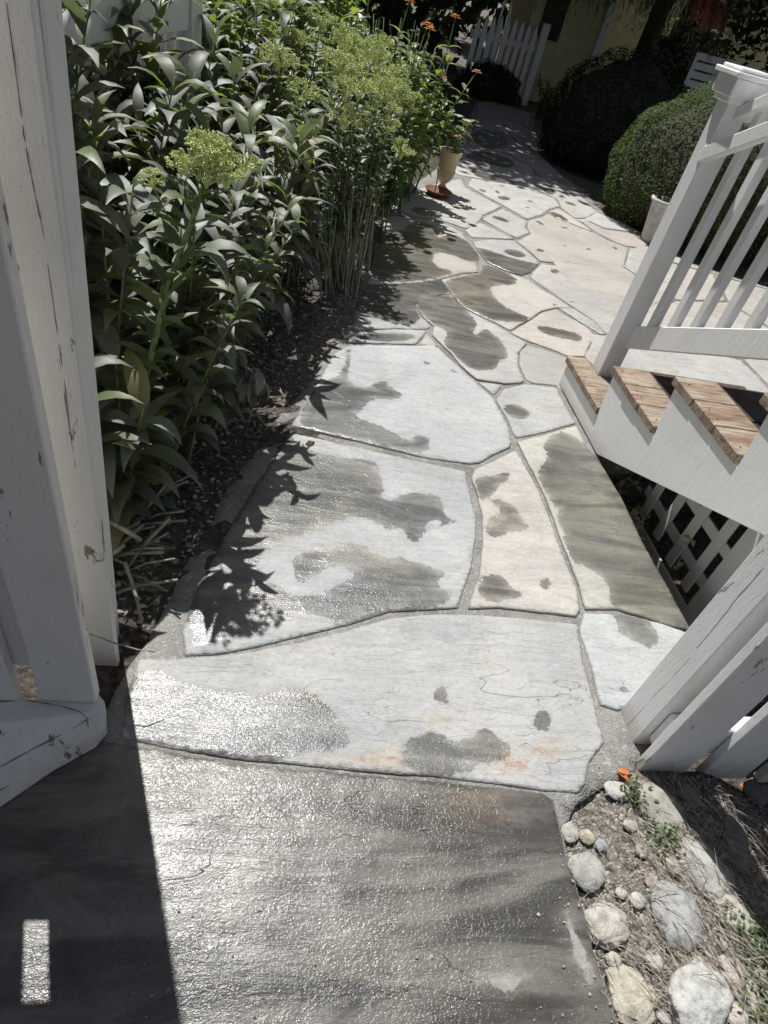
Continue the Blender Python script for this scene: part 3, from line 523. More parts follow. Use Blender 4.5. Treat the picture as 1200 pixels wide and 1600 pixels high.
def picket(xa, xb, zb, ya=.875, th=.034): quad_slab('picket', M['postpaint'], [(lean(zb)-xb, ya, zb), (lean(zb)-xa, ya, zb), (lean(TOPZ)-xa, ya, TOPZ), (lean(TOPZ)-xb, ya, TOPZ)], (0, th, 0), lf, .003)
picket(-.03, .092, BZ)
for i in range(4): picket(.142+i*.21, .30+i*.21, -.02)
b = MB(); b.box(-1.5, -.43, .912, .95, .18, .87, .003); b.build('panel', M['postpaint'], lf)  # unseen panels added to block sun, leaving a gap for one light patch
b = MB(); b.box(-1.5, -.43, .912, .95, 1.18, 1.9, .003); b.build('panel', M['postpaint'], lf)
# rotten sill timber at the foot of the fence
tb = MB(); tz = .096
topp = [G(*p, tz) for p in [(-120, 1106), (0, 1097), (80, 1090), (148, 1078), (163, 1096), (166, 1111), (140, 1114), (80, 1121), (0, 1130), (-120, 1146)]]
botp = [G(*p, .0) for p in [(-130, 1160), (0, 1160), (80, 1150), (150, 1120), (166, 1128), (167, 1148), (150, 1168), (82, 1206), (0, 1262), (-130, 1345)]]
midp = [tuple(a*.5+c*.5+np.array([U(-.003, .003), U(-.003, .003), .0])) for a, c in zip(topp, botp)]
n = 10; V = [tuple(x) for x in topp]+midp+[tuple(x) for x in botp]
F = [tuple(range(n))]+[(k*n+i, k*n+(i+1) % n, (k+1)*n+(i+1) % n, (k+1)*n+i) for k in (0, 1) for i in range(n)]+[tuple(range(3*n-1, 2*n-1, -1))]
bm = bmesh.new(); vs = [bm.verts.new(v) for v in V]
for f in F: bm.faces.new([vs[i] for i in f])
bmesh.ops.recalc_face_normals(bm, faces=bm.faces[:]); bmesh.ops.bevel(bm, geom=bm.edges[:], offset=.0012, segments=1, affect='EDGES')
me = bpy.data.meshes.new('timber_sill'); bm.to_mesh(me); bm.free(); me.materials.append(M['postpaint']); o = bpy.data.objects.new('timber_sill', me); link(o)
tag(o, 'weathered white sill timber with a rotten rounded end at lower left', 'timber')

def crack(par, pts, r=.0009):
    b = MB(); Q = []
    for a, c in zip(pts[:-1], pts[1:]):
        for k in range(5): Q.append(Vector(a).lerp(Vector(c), k/5)+Vector((0, U(-.0012, .0012), 0)))
    Q.append(Vector(pts[-1])); b.tube(Q, [r*U(.5, 1.2) for _ in Q], 4); b.build('crack', M['darkwood_and_shade'], par)
z7_ = lambda x, y: tuple(PX(940+x/4.444, 880+y/4.444, 1.1462))
rp = [c for c in rf.children if c.name.startswith('post')][0]; lp = [c for c in lf.children if c.name.startswith('post')][0]
crack(rp, [z7_(1130, 30), z7_(960, 220), z7_(820, 400), z7_(660, 590)]); crack(rp, [z7_(620, 650), z7_(450, 840), z7_(330, 960), z7_(180, 1130)], .0006)
crack(lp, [tuple(PY(x, y, 1.0548)) for x, y in [(10, 5), (24, 105), (37, 210), (52, 290), (67, 360), (84, 480), (101, 600), (112, 690)]], .00065)
crack(lp, [tuple(PY(x, y, 1.0548)) for x, y in [(92, 560), (104, 640), (118, 730)]], .0005)
ps = []
for (x, y) in [(27, 522), (38, 560), (46, 600), (58, 650), (65, 716), (56, 690), (46, 650), (40, 610), (34, 570)]:
    z = .8
    for _ in range(4): P_ = PX(x, y, lean(z)+.0016); z = P_[2]
    ps.append((P_[0], min(.907, max(.877, P_[1])), P_[2]))
b = MB(); k0 = [tuple(p) for p in ps]; b.add(k0+[(p[0]-.0012, p[1], p[2]) for p in k0], [tuple(range(9)), tuple(range(17, 8, -1))]+[(i, (i+1) % 9, 9+(i+1) % 9, 9+i) for i in range(9)])
pk = [c for c in lf.children if c.name.startswith('picket')][0]; b.build('bare_wood_patch', M['bark'], pk)
sill = bpy.data.objects['timber_sill']
def fr(a, c, t): return tuple(G(*a, tz)*t+G(*c, 0)*(1-t)+np.array([.001, -.0012, .001]))
crack(sill, [fr((0, 1130), (0, 1262), .48), fr((50, 1125), (50, 1227), .55), fr((100, 1119), (100, 1195), .66), fr((138, 1115), (140, 1172), .86)], .0012)
crack(sill, [fr((0, 1130), (0, 1262), .2), fr((40, 1125), (40, 1234), .22)], .0009)

# fence behind the flower bed
bf = thing('board_fence', 'shaded white fence with wide top board behind the flower bed', 'fence', (-1, 1.5, 0))
P0 = np.array([-.98, 1.5]); DV = np.array([.26, .966])
def fb(name, s0, s1, z0, z1, off, th):
    a = P0+DV*s0; c = P0+DV*s1; nv = np.array([DV[1], -DV[0]]); a = a+nv*off; c = c+nv*off; v = -nv*th
    return quad_slab(name, M['oldpaint'], [(a[0], a[1], z0), (c[0], c[1], z0), (c[0], c[1], z1), (a[0], a[1], z1)], (v[0], v[1], 0), bf, .003)
fb('top_board', -.4, 2.02, 1.10, 1.36, 0, .03); fb('bottom_rail', -.4, 2.02, .12, .2, -.05, .03)
s = -.38
while s < 2.0:
    if not (1.98 < s < 2.12): fb('slat', s, s+.062, .04, 1.16, -.032, .016)
    s += .094
for s in (2.03,): fb('post', s, s+.105, -.05, 1.45, .012, .10)
exec_after = []

# ------------------------------------------------------------------ foliage builders
class LB:
    """leaf collector"""
    def __init__(s): s.V = []; s.F = []; s.A = []
    def leaf(s, base, az, el, L, W, droop=.6, fold=.25, n=6, shape=.75, twist=0., wave=0.):
        k = len(s.V); p = Vector(base); e = el; ds = L/n; tint = U(0, 1)
        side0 = Vector((-math.sin(az), math.cos(az), 0))
        for i in range(n+1):
            t = i/n; d = Vector((math.cos(az)*math.cos(e), math.sin(az)*math.cos(e), math.sin(e))); nn = side0.cross(d)*-1
            tw = twist*t; side = side0*math.cos(tw)+nn*math.sin(tw); nn2 = side.cross(d)*-1 if tw else nn
            wd = W*max(.03, math.sin(PI*min(1, t**shape*.985+.015))**1.15)*.5
            f = fold*wd+wave*W*math.sin(t*9+tint*6)
            s.V += [tuple(p-side*wd-nn2*-f), tuple(p), tuple(p+side*wd-nn2*-f)]; s.A += [tint]*3
            if i < n:
                a = k+i*3; s.F += [(a, a+1, a+4, a+3), (a+1, a+2, a+5, a+4)]
            p = p+d*ds; e -= droop/n*(1+.6*t)
    def quad(s, c, nrm, u, L, W):
        k = len(s.V); v = nrm.cross(u); t = U(0, 1)
        s.V += [tuple(c-u*L*.5), tuple(c+v*W*.5+nrm*W*.12), tuple(c+u*L*.5), tuple(c-v*W*.5+nrm*W*.12)]; s.A += [t]*4
        s.F += [(k, k+1, k+2), (k, k+2, k+3)]
    def build(s, name, mat, parent=None, smooth=True): return mesh_obj(name, s.V, s.F, mat, parent, smooth, {'lf': s.A})
def rdir():
    while True:
        v = Vector((U(-1, 1), U(-1, 1), U(-1, 1)))
        if .05 < v.length < 1: return v.normalized()
def leafcloud(name, mat, parent, pts, L, W, up=.4, out=None, smooth=False):
    b = LB()
    for i, p in enumerate(pts):
        nrm = rdir(); nrm.z = abs(nrm.z)+up
        if out is not None: nrm = nrm*.9+Vector(out[i])
        nrm.normalize(); u = nrm.cross(rdir()); u.normalize(); k = U(.7, 1.3); b.quad(Vector(p), nrm, u, L*k, W*k)
    return b.build(name, mat, parent, smooth)
def stem_path(x, y, z0, h, lean, az, n=7, bow=0.3):
    out = []
    for i in range(n+1):
        t = i/n; r = lean*h*(t*(1-bow)+bow*t*t); out.append(Vector((x+math.cos(az)*r, y+math.sin(az)*r, z0+h*t)))
    return out
def at_path(P, t):
    f = t*(len(P)-1); i = min(int(f), len(P)-2); return P[i].lerp(P[i+1], f-i)
def gz(x, y): return ground_h(x, y)

def ell_pts(c, r, n, shell=.82, zmin=0., lump=.08, seed=0):
    P = []; N = []
    while len(P) < n:
        d = rdir(); k = 1+lump*mnoise.fractal(Vector((d.x*2.3+seed, d.y*2.3, d.z*2.3)), .8, 2, 3)*2; s_ = k*(shell+(1-shell)*random.random()**.5)
        p = Vector((c[0]+d.x*r[0]*s_, c[1]+d.y*r[1]*s_, c[2]+d.z*r[2]*s_))
        if p.z > zmin: P.append(p); N.append(d*.9)
    return P, N
# ------------------------------------------------------------------ broad-leaved perennials
def broad_plant(x, y, h, label, ns=5, spread=.28, L=.17, W=.045, lean=.25, mat='broad', z0=.25, den=1.0, az0=None):
    t = thing('broad_leaf_perennial', label, 'plant', (x, y, gz(x, y)), 'broad-leaved perennials in the flower bed')
    sb = MB(); lb = LB(); lb2 = LB()
    for k in range(ns):
        az = U(0, 2*PI) if az0 is None else az0+U(-1, 1); bx, by = x+U(-.5, .5)*spread*.6, y+U(-.5, .5)*spread*.6
        hh = h*U(.82, 1.03); P = stem_path(bx, by, gz(bx, by)-.02, hh, lean*U(.3, 1.3), az); sb.tube(P, list(np.linspace(.006, .0025, len(P))), 5)
        nl = int(hh/.030*den); a = U(0, 6)
        for i in range(nl):
            tt = z0+(1-z0)*(i/nl)**.85; a += 2.4+U(-.4, .4); p = at_path(P, tt); k_ = (1-.45*tt)*U(.75, 1.2)
            (lb2 if random.random() < .10+.25*tt*tt else lb).leaf(p, a, U(.15, .75)+.5*tt-.2*(1-tt), L*k_*1.25, W*k_*1.15, U(.8, 1.8), U(.1, .45), twist=U(-.5, .5), wave=.02)
    sb.build('stems', M['stem'], t, True); lb.build('foliage', M[mat], t); lb2.build('young_leaves', M['broad2'], t); return t
BP = [(-.52, 1.92, 1.16, 'broad-leaved plant closest to the left fence post, lit leaves on top'), (-.34, 2.18, 1.02, 'broad-leaved plant just behind the tall single green flower head'),
      (-.60, 2.50, 1.22, 'broad-leaved plant with upright spiky shoot before the slatted fence'), (-.32, 2.72, 1.12, 'broad-leaved plant with long pale lit leaves in mid bed'),
      (-.55, 3.15, 1.15, 'broad-leaved plant under the fence board, yellow-green leaf tip'), (-.14, 3.05, 1.04, 'broad-leaved plant whose lower leaves hang dark over the soil'),
      (-.30, 3.55, 1.06, 'broad-leaved plant beside the fence post behind the bed'), (.00, 3.52, .92, 'broad-leaved plant next to the dense green flower clumps'),
      (-.34, 2.52, .70, 'low dark broad-leaved plant behind the withered leaves'), (-.44, 1.62, .62, 'low dark broad-leaved plant at the foot of the left post')]
for i, (x, y, h, lab) in enumerate(BP): broad_plant(x, y, h, lab, ns=6 if h > .9 else 4, L=U(.22, .28), W=U(.068, .085), lean=.24, den=.78)

broad_plant(-.24, 2.30, .86, 'broad-leaved plant leaning its dark leaves out over the path edge', ns=5, L=.15, W=.05, lean=.32, den=1.15, az0=.2)
broad_plant(-.29, 1.88, .78, 'broad-leaved plant between the tall flower stem and the cut stalks', ns=5, L=.15, W=.05, lean=.35, den=1.15, az0=.3)
for (x, y, h, lab) in [(-.72, 2.05, 1.34, 'tall broad-leaved plant hard against the fence at upper left'), (-.66, 2.9, 1.36, 'tall broad-leaved plant hiding the fence slats, second from the post'), (-.52, 3.7, 1.36, 'tall broad-leaved plant in front of the fence post'), (-.36, 4.2, 1.34, 'tall broad-leaved plant left of the green flower heads'), (-.10, 5.2, 1.36, 'tall broad-leaved plant at the top edge behind the sedums')]: broad_plant(x, y, h, lab, ns=7, L=.25, W=.072, lean=.16, den=.8)
# ------------------------------------------------------------------ sedum / green flower heads
def flower_head(c, r, n, parent, axis=Vector((0, 0, 1)), flat=.75):
    b = LB(); V = []; F = []; A = []
    hb = MB()
    for k in range(max(10, n//26)):
        d = rdir(); d.z = abs(d.z)*.8+.1; d.normalize(); cc = Vector(c)+Vector((d.x*r, d.y*r, d.z*r*flat))*U(.78, 1.0)
        hb.tube([Vector(c)-Vector((0, 0, r*.55)), Vector(c)+(cc-Vector(c))*.45, cc], [.0022, .0016, .0012], 4, False)
        for j in range(26):
            o = rdir()*r*.26*U(.3, 1); o.z *= .8; p = cc+o; u = (o.normalized()+d+rdir()*.5).normalized(); a = u.cross(rdir()).normalized(); bb = u.cross(a)
            s_ = r*.030*U(.7, 1.3)+.0012; Ln = s_*2.4; k0 = len(V); t_ = U(0, 1)
            V += [p-u*Ln*.5, p+a*s_, p+bb*s_, p-a*s_, p-bb*s_, p+u*Ln*.6]; A += [t_]*6
            F += [(k0, k0+2, k0+1), (k0, k0+3, k0+2), (k0, k0+4, k0+3), (k0, k0+1, k0+4), (k0+5, k0+1, k0+2), (k0+5, k0+2, k0+3), (k0+5, k0+3, k0+4), (k0+5, k0+4, k0+1)]
    k0 = len(V); V += hb.V; F += [tuple(i+k0 for i in f) for f in hb.F]; A += [.2]*len(hb.V)
    o = mesh_obj('flower_head', V, F, M['bud'], parent, False, {'lf': A}); return o, MB()
def sedum(x, y, h, label, heads, r=.075, name='sedum_plant', n=300, leafL=.075, den=1., group='green-headed sedums in the flower bed', tops=None):
    t = thing(name, label, 'plant', (x, y, gz(x, y)), group); sb = MB(); lb = LB()
    for k in range(heads):
        if tops: top = Vector(tops[k])
        else: an = U(0, 2*PI); rr = U(.05, .26); top = Vector((x+math.cos(an)*rr, y+math.sin(an)*rr, h*U(.86, 1.05)))
        bx, by = x+U(-.07, .07), y+U(-.07, .07); b0 = Vector((bx, by, gz(bx, by)-.02)); mid = b0.lerp(top, .5)+Vector(((top.x-bx)*-.2, (top.y-by)*-.2, 0))
        P = [b0, b0.lerp(mid, .5)+Vector((0, 0, .0)), mid, mid.lerp(top, .5)+Vector((0, 0, .01)), top]; sb.tube(P, [.0065, .006, .0055, .005, .004], 6)
        nl = int(h/.026*den); a = U(0, 6)
        for i in range(nl):
            tt = .28+.66*i/nl; a += 2.4+U(-.3, .3); k_ = U(.75, 1.2); lb.leaf(at_path(P, tt), a, U(.2, .8), leafL*k_, leafL*.36*k_, U(.1, .8), .3, 4, .85)
        if n:
            rh = r*U(.85, 1.15); o, hb = flower_head(top, rh, n, t); sb.V, sb.F, off = sb.V+hb.V, sb.F+[tuple(i+len(sb.V) for i in f) for f in hb.F], 0
    sb.build('stems', M['stem'], t, True); lb.build('foliage', M['sedum'], t); return t
# the single tall head leaning over the path edge
hd = Vector((-.185, 1.80, 1.05)); bs = Vector((-.36, 1.70, gz(-.36, 1.7)))
t = thing('tall_sedum', 'single tall green flower head on a thick leafy stem, nearest the viewer', 'plant', tuple(bs))
P = [bs, Vector((-.355, 1.69, .25)), Vector((-.33, 1.70, .50)), Vector((-.275, 1.735, .75)), Vector((-.205, 1.78, .97)), hd]
sb = MB(); sb.tube(P, [.010, .0095, .009, .008, .0065, .004], 8); lb = LB(); a = 0
for i in range(34):
    tt = .30+.56*i/34; a += 2.45; lb.leaf(at_path(P, tt), a, U(.35, .9), .125*U(.8, 1.15), .036*U(.85, 1.2), U(.1, .5), .35, 7, .8, wave=.03)
for i in range(14):
    tt = .02+.28*i/14; a += 2.45; lb.leaf(at_path(P, tt), a, U(-.2, .5), .12*U(.8, 1.1), .045, U(.4, 1), .2, 6, .8)
V = []; 
for k in range(9):      # side branches of the head
    an = 2*PI*k/9+U(-.2, .2); r_ = U(.045, .095); c = hd+Vector((math.cos(an)*r_, math.sin(an)*r_, U(-.035, .02))); sb.tube([at_path(P, .88), at_path(P, .93).lerp(c, .5), c], [.003, .0025, .002], 5, False)
    o, hb = flower_head(c, .042, 330, t); sb.V, sb.F = sb.V+hb.V, sb.F+[tuple(i+len(sb.V) for i in f) for f in hb.F]
o, hb = flower_head(hd+Vector((0, 0, .03)), .062, 620, t); sb.V, sb.F = sb.V+hb.V, sb.F+[tuple(i+len(sb.V) for i in f) for f in hb.F]
o, hb = flower_head(hd+Vector((-.135, .0, -.06)), .036, 260, t); sb.V, sb.F = sb.V+hb.V, sb.F+[tuple(i+len(sb.V) for i in f) for f in hb.F]
sb.tube([at_path(P, .74), hd+Vector((-.09, 0, -.16)), hd+Vector((-.135, 0, -.075))], [.004, .003, .0025], 5, False)
sb.build('stem', M['stem'], t, True); lb.build('foliage', M['sedum'], t)
SP = [(.02, 3.75, .98, 'sedum with crowded green heads left of the clump, near the fence post', 5), (.30, 3.85, .96, 'sedum with green heads over dense leaning stems beside the dark shadow', 5),
      (.22, 4.35, 1.04, 'sedum with tall green heads at the back of the clump', 6), (.55, 4.45, .92, 'sedum with green heads leaning toward the path, in front of the zinnias', 5),
      (.02, 4.7, 1.08, 'sedum with pale green heads at the top edge of the bed', 5), (.45, 5.0, 1.0, 'sedum with green heads half hidden behind the leaning clump', 4)]
for x, y, h, lab, nh in SP: sedum(x, y, h+.02, lab, nh, r=.092, n=460, den=1.25, leafL=.09)

sedum(.46, 4.02, .80, 'shorter sedum with two green heads right above the bare stems', 4, r=.08, n=380, den=1.4, leafL=.09)
sedum(.66, 4.62, .86, 'sedum with green heads nearest the path, before the urn', 5, r=.082, n=400, den=1.4, leafL=.09)
# ------------------------------------------------------------------ zinnias
def blossom(c, r, mat, parent, tilt):
    b = LB(); c = Vector(c)
    for ring, (n, rr, el) in enumerate(((13, 1, .15), (10, .72, .5))):
        for i in range(n): b.leaf(c, 2*PI*i/n+ring*.3+tilt, el+U(-.1, .1), r*rr, r*.42, .45, .1, 4, .6)
    o = b.build('petals', mat, parent); m_ = MB(); m_.lathe(c, [(.0, r*.30), (r*.18, r*.26), (r*.27, r*.12), (r*.2, 0), (0, 0)], 10); m_.build('flower_centre', M['yellow'], o, True)
def zinnia(x, y, h, label, ns, fl, mat='orange', mats=None):
    t = thing('zinnia_plant', label, 'plant', (x, y, gz(x, y)), 'zinnias in the flower bed'); sb = MB(); lb = LB()
    for k in range(ns):
        if k < len(fl): top = Vector(fl[k])
        else: top = Vector((x+U(-.24, .15), y+U(-.28, .2), h*U(.7, 1.08)))
        b0 = Vector((x+U(-.1, .1), y+U(-.1, .1), gz(x, y)-.02)); P = [b0, b0.lerp(top, .35)+Vector((U(-.03, .03), U(-.03, .03), .02)), b0.lerp(top, .7)+Vector((U(-.03, .03), U(-.03, .03), .03)), top]
        sb.tube(P, [.006, .005, .004, .003], 5); nl = 14; a = U(0, 6)
        for i in range(nl):
            tt = .2+.68*i/nl; a += PI/2+U(-.3, .3)
            for s_ in (0, PI): lb.leaf(at_path(P, tt), a+s_, U(.1, .7), .115*U(.7, 1.2), .046*U(.8, 1.2), U(.5, 1.4), .2, 5, .7)
        if k < len(fl): blossom(top, .048, M[(mats or [mat]*9)[k]], t, U(0, 1))
    sb.build('stems', M['stem'], t, True); lb.build('foliage', M['zin'], t)
def P3(px, py, Y): return tuple(PY(px, py, Y))
zinnia(.86, 5.4, 1.2, 'zinnia with orange blooms high beside the fence gate', 9, [P3(672, 45, 5.2), P3(668, 38, 5.35)])
zinnia(.98, 5.72, 1.12, 'zinnia with the largest orange bloom at its upper right', 9, [P3(712, 26, 5.6)])
zinnia(1.06, 6.0, .98, 'zinnia with one coral pink bloom leaning over the shaded path', 8, [P3(745, 112, 5.9), P3(690, 118, 5.8)], mats=['pink', 'orange'])
zinnia(.62, 5.05, 1.14, 'leafy zinnia without open blooms behind the green heads', 8, [])
zinnia(.20, 5.0, 1.28, 'tall leafy zinnia without blooms against the far fence', 9, [])
zinnia(-.12, 4.45, 1.30, 'tall leafy zinnia without blooms between fence and green heads', 9, [])
zinnia(-.30, 3.95, 1.28, 'tall leafy zinnia without blooms right of the fence post', 8, [])
zinnia(.55, 5.7, 1.2, 'tall zinnia at the back of the bed, top cut by the frame', 9, [P3(640, 2, 5.5)])
zinnia(.9, 6.6, 1.2, 'zinnia farthest along the bed, above the urn', 8, [])
broad_plant(.75, 5.9, 1.0, 'leafy plant filling the bed behind the urn', ns=6, L=.13, W=.05)
broad_plant(.25, 5.4, 1.15, 'leafy plant at the back of the bed behind the zinnias', ns=8, L=.14, W=.06)
broad_plant(-.25, 4.6, 1.2, 'leafy plant against the fence behind the green heads', ns=7, L=.15, W=.05)

for (x, y, hh, lab) in [(-.75, 4.1, 1.25, 'leafy bush right behind the end of the board fence'), (-.62, 5.0, 1.3, 'leafy bush behind the green heads at the top edge'), (-.30, 6.0, 1.35, 'leafy bush behind the tall zinnias at the top edge'), (.15, 6.9, 1.4, 'leafy bush between the zinnias and the picket gate'), (-1.3, 5.2, 1.6, 'dark leafy bush deep behind the board fence')]:
    t = thing('garden_bush', lab, 'shrub', (x, y, 0)); P, N = ell_pts((x, y, hh*.5), (.52, .52, hh*.55), 2600, .45, .02, .15, x*3+y); leafcloud('foliage', M['zin'], t, P, .10, .045, .3, N)
    b = MB()
    for k in range(8): b.tube(stem_path(x, y, -.03, hh*.9, .35, k*.8), [.012, .011, .01, .009, .008, .007, .006, .004], 5)
    b.build('stems', M['bark'], t)
# bare leaning lower stems of the clump
t = thing('stem_clump', 'dense clump of bare leaning grey-green stems at the bed edge', 'plant', (.42, 3.95, -.02)); b = MB()
for i in range(95):
    x, y = .10+U(0, .50), 3.5+U(0, .95); x = min(x, .25+.24*(y-3.5)+U(0, .25)); a = U(0, 6.28); hh = U(.35, .6); z0 = gz(x, y)
    tx, ty = x-U(-.06, .16)-.02, y+U(-.05, .18); b.tube([(x, y, z0-.02), (x+(tx-x)*.3, y+(ty-y)*.3, z0+hh*.4), (tx, ty, z0+hh)], [U(.004, .006), .004, .003], 5, False)
b.build('stems', M['stalk'], t, True); lb = LB()
for i in range(60): x, y = .15+U(0, .45), 3.6+U(0, .9); lb.leaf((x, y, U(.12, .5)), U(0, 6.28), U(0, .8), .07, .03, .8, .2, 4)
lb.build('foliage', M['sedum'], t)
# cut stalks by the left post
t = thing('cut_stalk_clump', 'clump of cut pale green stalks fanning out beside the left post', 'plant', (-.40, 1.50, -.02)); b = MB(); lb = LB()
for i in range(34):
    x, y = -.42+U(-.08, .08), 1.50+U(-.22, .24); L_ = U(.12, .27); a = U(-.9, .55)+.1; el = U(.15, 1.1); z0 = gz(x, y); d = Vector((math.cos(a)*math.cos(el), math.sin(a)*math.cos(el), math.sin(el)))
    p0 = Vector((x, y, z0)); r_ = U(.0035, .0065); b.tube([p0, p0+d*L_*.5+Vector((0, 0, .015)), p0+d*L_], [r_, r_*.9, r_*.8], 6)
b.tube([(-.335, 1.33, .09), (-.30, 1.26, .07), (-.262, 1.165, .045)], [.006, .006, .005], 6)
b.tube([(-.38, 1.38, .20), (-.33, 1.36, .185), (-.29, 1.345, .17)], [.007, .007, .006], 6)
b.build('stalks', M['stalk'], t, True)
for i in range(26): x, y = -.42+U(-.05, .16), 1.62+U(-.2, .2); lb.leaf((x, y, U(.18, .42)), U(0, 6.28), U(0, .9), U(.05, .085), .03, .9, .25, 5)
lb.build('foliage', M['broad2'], t)
# withered plant over the soil
t = thing('withered_plant', 'withered grey-brown leaves hanging over the soil beside the path edge', 'plant', (-.12, 2.08, -.02)); lb = LB(); b = MB(); b.tube([(-.18, 2.12, -.02), (-.12, 2.1, .2), (-.05, 2.07, .34)], [.006, .005, .003], 6)
for i in range(30): lb.leaf((-.12+U(-.06, .10), 2.09+U(-.08, .08), U(.16, .36)), U(-2.5, 1.), U(-.4, .3), U(.09, .15), U(.022, .04), U(1.6, 3.0), .5, 8, .8, U(-1.5, 1.5), .07)
b.build('stems', M['straw'], t, True); lb.build('dry_leaves', M['dry'], t)
# low greenery against the post
t = thing('low_weed_plant', 'low round-leaved weeds at the base of the left post', 'plant', (-.42, 1.78, 0)); lb = LB()
for i in range(80): x, y = -.42+U(-.08, .14), 1.75+U(-.25, .3); lb.leaf((x, y, U(.02, .45)), U(0, 6.28), U(-.2, .8), U(.05, .10), U(.035, .055), .8, .15, 5, .55)
lb.build('foliage', M['broad'], t)

# ------------------------------------------------------------------ hedges and shrubs
def shrub(name, label, c, r, n, mat, L, W, lump=.08, seed=0, group=None, up=.2):
    t = thing(name, label, 'shrub', (c[0], c[1], 0), group); P, N = ell_pts(c, r, n, .86, 0, lump, seed); leafcloud('foliage', M[mat], t, P, L, W, up, N)
    bm = bmesh.new(); bmesh.ops.create_icosphere(bm, subdivisions=4, radius=1); V = []
    for v in bm.verts:
        d = v.co.normalized(); k = .84*(1+lump*mnoise.fractal(Vector((d.x*2.3+seed, d.y*2.3, d.z*2.3)), .8, 2, 3)*2); V.append((c[0]+d.x*r[0]*k, c[1]+d.y*r[1]*k, max(-.02, c[2]+d.z*r[2]*k)))
    F = [[v.index for v in f.verts] for f in bm.faces]; bm.free(); mesh_obj('dark_core', V, F, M['bark'], t, True)  # solid core, dark to stand for the shaded inside of the shrub
    b = MB(); b.tube([(c[0], c[1], -.05), (c[0], c[1], c[2])], .03, 6); b.build('trunk', M['bark'], t); return t
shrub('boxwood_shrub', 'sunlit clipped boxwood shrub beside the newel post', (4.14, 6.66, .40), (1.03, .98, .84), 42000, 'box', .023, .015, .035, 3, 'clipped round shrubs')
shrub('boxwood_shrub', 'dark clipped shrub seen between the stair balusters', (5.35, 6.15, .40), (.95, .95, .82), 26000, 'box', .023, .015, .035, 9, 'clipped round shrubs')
shrub('boxwood_shrub', 'large dark round shrub in deep shade beyond the path bend', (3.92, 8.75, .42), (.92, .85, .82), 16000, 'shadebox', .035, .018, .05, 5, 'clipped round shrubs')
shrub('low_shrub', 'low dark shrub in front of the white picket gate', (3.15, 12.45, .12), (.55, .35, .36), 3500, 'shadebox', .045, .022, .12, 12)
t = thing('leafy_shrub', 'small shrub with a few sunlit leaves by the end of the path', 'shrub', (3.95, 11.8, 0)); lb = LB(); b = MB()
for i in range(16):
    a = U(0, 6.28); P = stem_path(3.88+U(-.1, .1), 11.6+U(-.1, .1), -.02, U(.3, .62), .5, a, 5); b.tube(P, .006, 4, False)
    for j in range(11): lb.leaf(at_path(P, U(.3, 1)), U(0, 6.28), U(-.2, .8), .11, .05, .8, .2, 4)
b.build('stems', M['bark'], t); lb.build('foliage', M['zin'], t)
shrub('variegated_shrub', 'sunlit pale green loose shrub beyond the dark round shrub', (6.6, 13.2, .9), (.75, .6, .75), 3600, 'lit', .09, .035, .25, 21)
t = thing('ornamental_grass', 'arching pale ornamental grass beside the white slatted bench', 'grass plant', (5.7, 10.8, 0)); lb = LB()
for i in range(240): lb.leaf((5.62+U(-.12, .12), 10.9+U(-.12, .12), .3+U(-.3, .3)), U(0, 6.28), U(.6, 1.3), U(.5, .9), .012, U(1.2, 2.4), .1, 6)
lb.build('blades', M['lit'], t)

# ------------------------------------------------------------------ urn, saucer, far pots
t = thing('garden_urn', 'cream fluted ceramic urn on the path edge by the zinnias', 'urn', (1.40, 6.25, 0)); b = MB()
fl = lambda j, z: (.035*math.cos(j*PI) if .08 < z < .165 else 0)
b.lathe((1.40, 6.25, 0), [(r*.8, z*.82) for r, z in [(.0, .0), (.075, .0), (.078, .02), (.05, .035), (.032, .055), (.034, .075), (.065, .10), (.088, .14), (.098, .185), (.100, .20), (.104, .208), (.100, .215), (.104, .30), (.118, .36), (.128, .385), (.134, .392), (.132, .402), (.118, .402), (.108, .37), (.0, .37)]], 44, fl)
b.build('body', M['cream'], t, False); b = MB(); b.lathe((1.40, 6.25, 0), [(0, .309), (.088, .309)], 20); b.build('potting_soil', M['bark'], t)
t = thing('urn_plant', 'green plant with two pale blooms growing in the cream urn', 'plant', (1.40, 6.25, .37)); lb = LB(); b = MB()
for i in range(12):
    P = stem_path(1.40+U(-.05, .05), 6.25+U(-.05, .05), .30, U(.16, .34), .5, U(0, 6.28), 5); b.tube(P, .004, 4, False)
    for j in range(7): lb.leaf(at_path(P, U(.3, 1)), U(0, 6.28), U(0, .9), .10, .042, .9, .2, 5)
b.build('stems', M['stem'], t); lb.build('foliage', M['zin'], t)
for c, mt in (((1.36, 6.12, .60), 'white'), ((1.44, 6.12, .58), 'white'), ((1.36, 6.14, .45), 'pink')):
    f = LB()
    for i in range(8): f.leaf(c, i*PI/4, .5, .055, .032, .5, .2, 4, .6)
    f.build('blossom', M[mt], t)
t = thing('terracotta_saucer', 'shallow terracotta saucer in front of the cream urn', 'saucer', (1.33, 6.08, 0)); b = MB()
b.lathe((1.33, 6.05, .002), [(0, 0), (.085, 0), (.115, .038), (.122, .040), (.122, .046), (.112, .045), (.084, .012), (0, .012)], 32); b.build('dish', M['terra'], t, True)
b = MB(); b.tube([(1.30, 6.03, .01), (1.29, 6.05, .25), (1.31, 6.06, .44)], [.006, .005, .004], 5); b.build('stalk', M['stalk'], t)
t = thing('planter_pot', 'pale weathered planter with a rolled rim beside the newel post', 'pot', (3.62, 6.0, 0)); b = MB()
pc = G(1033, 372); 
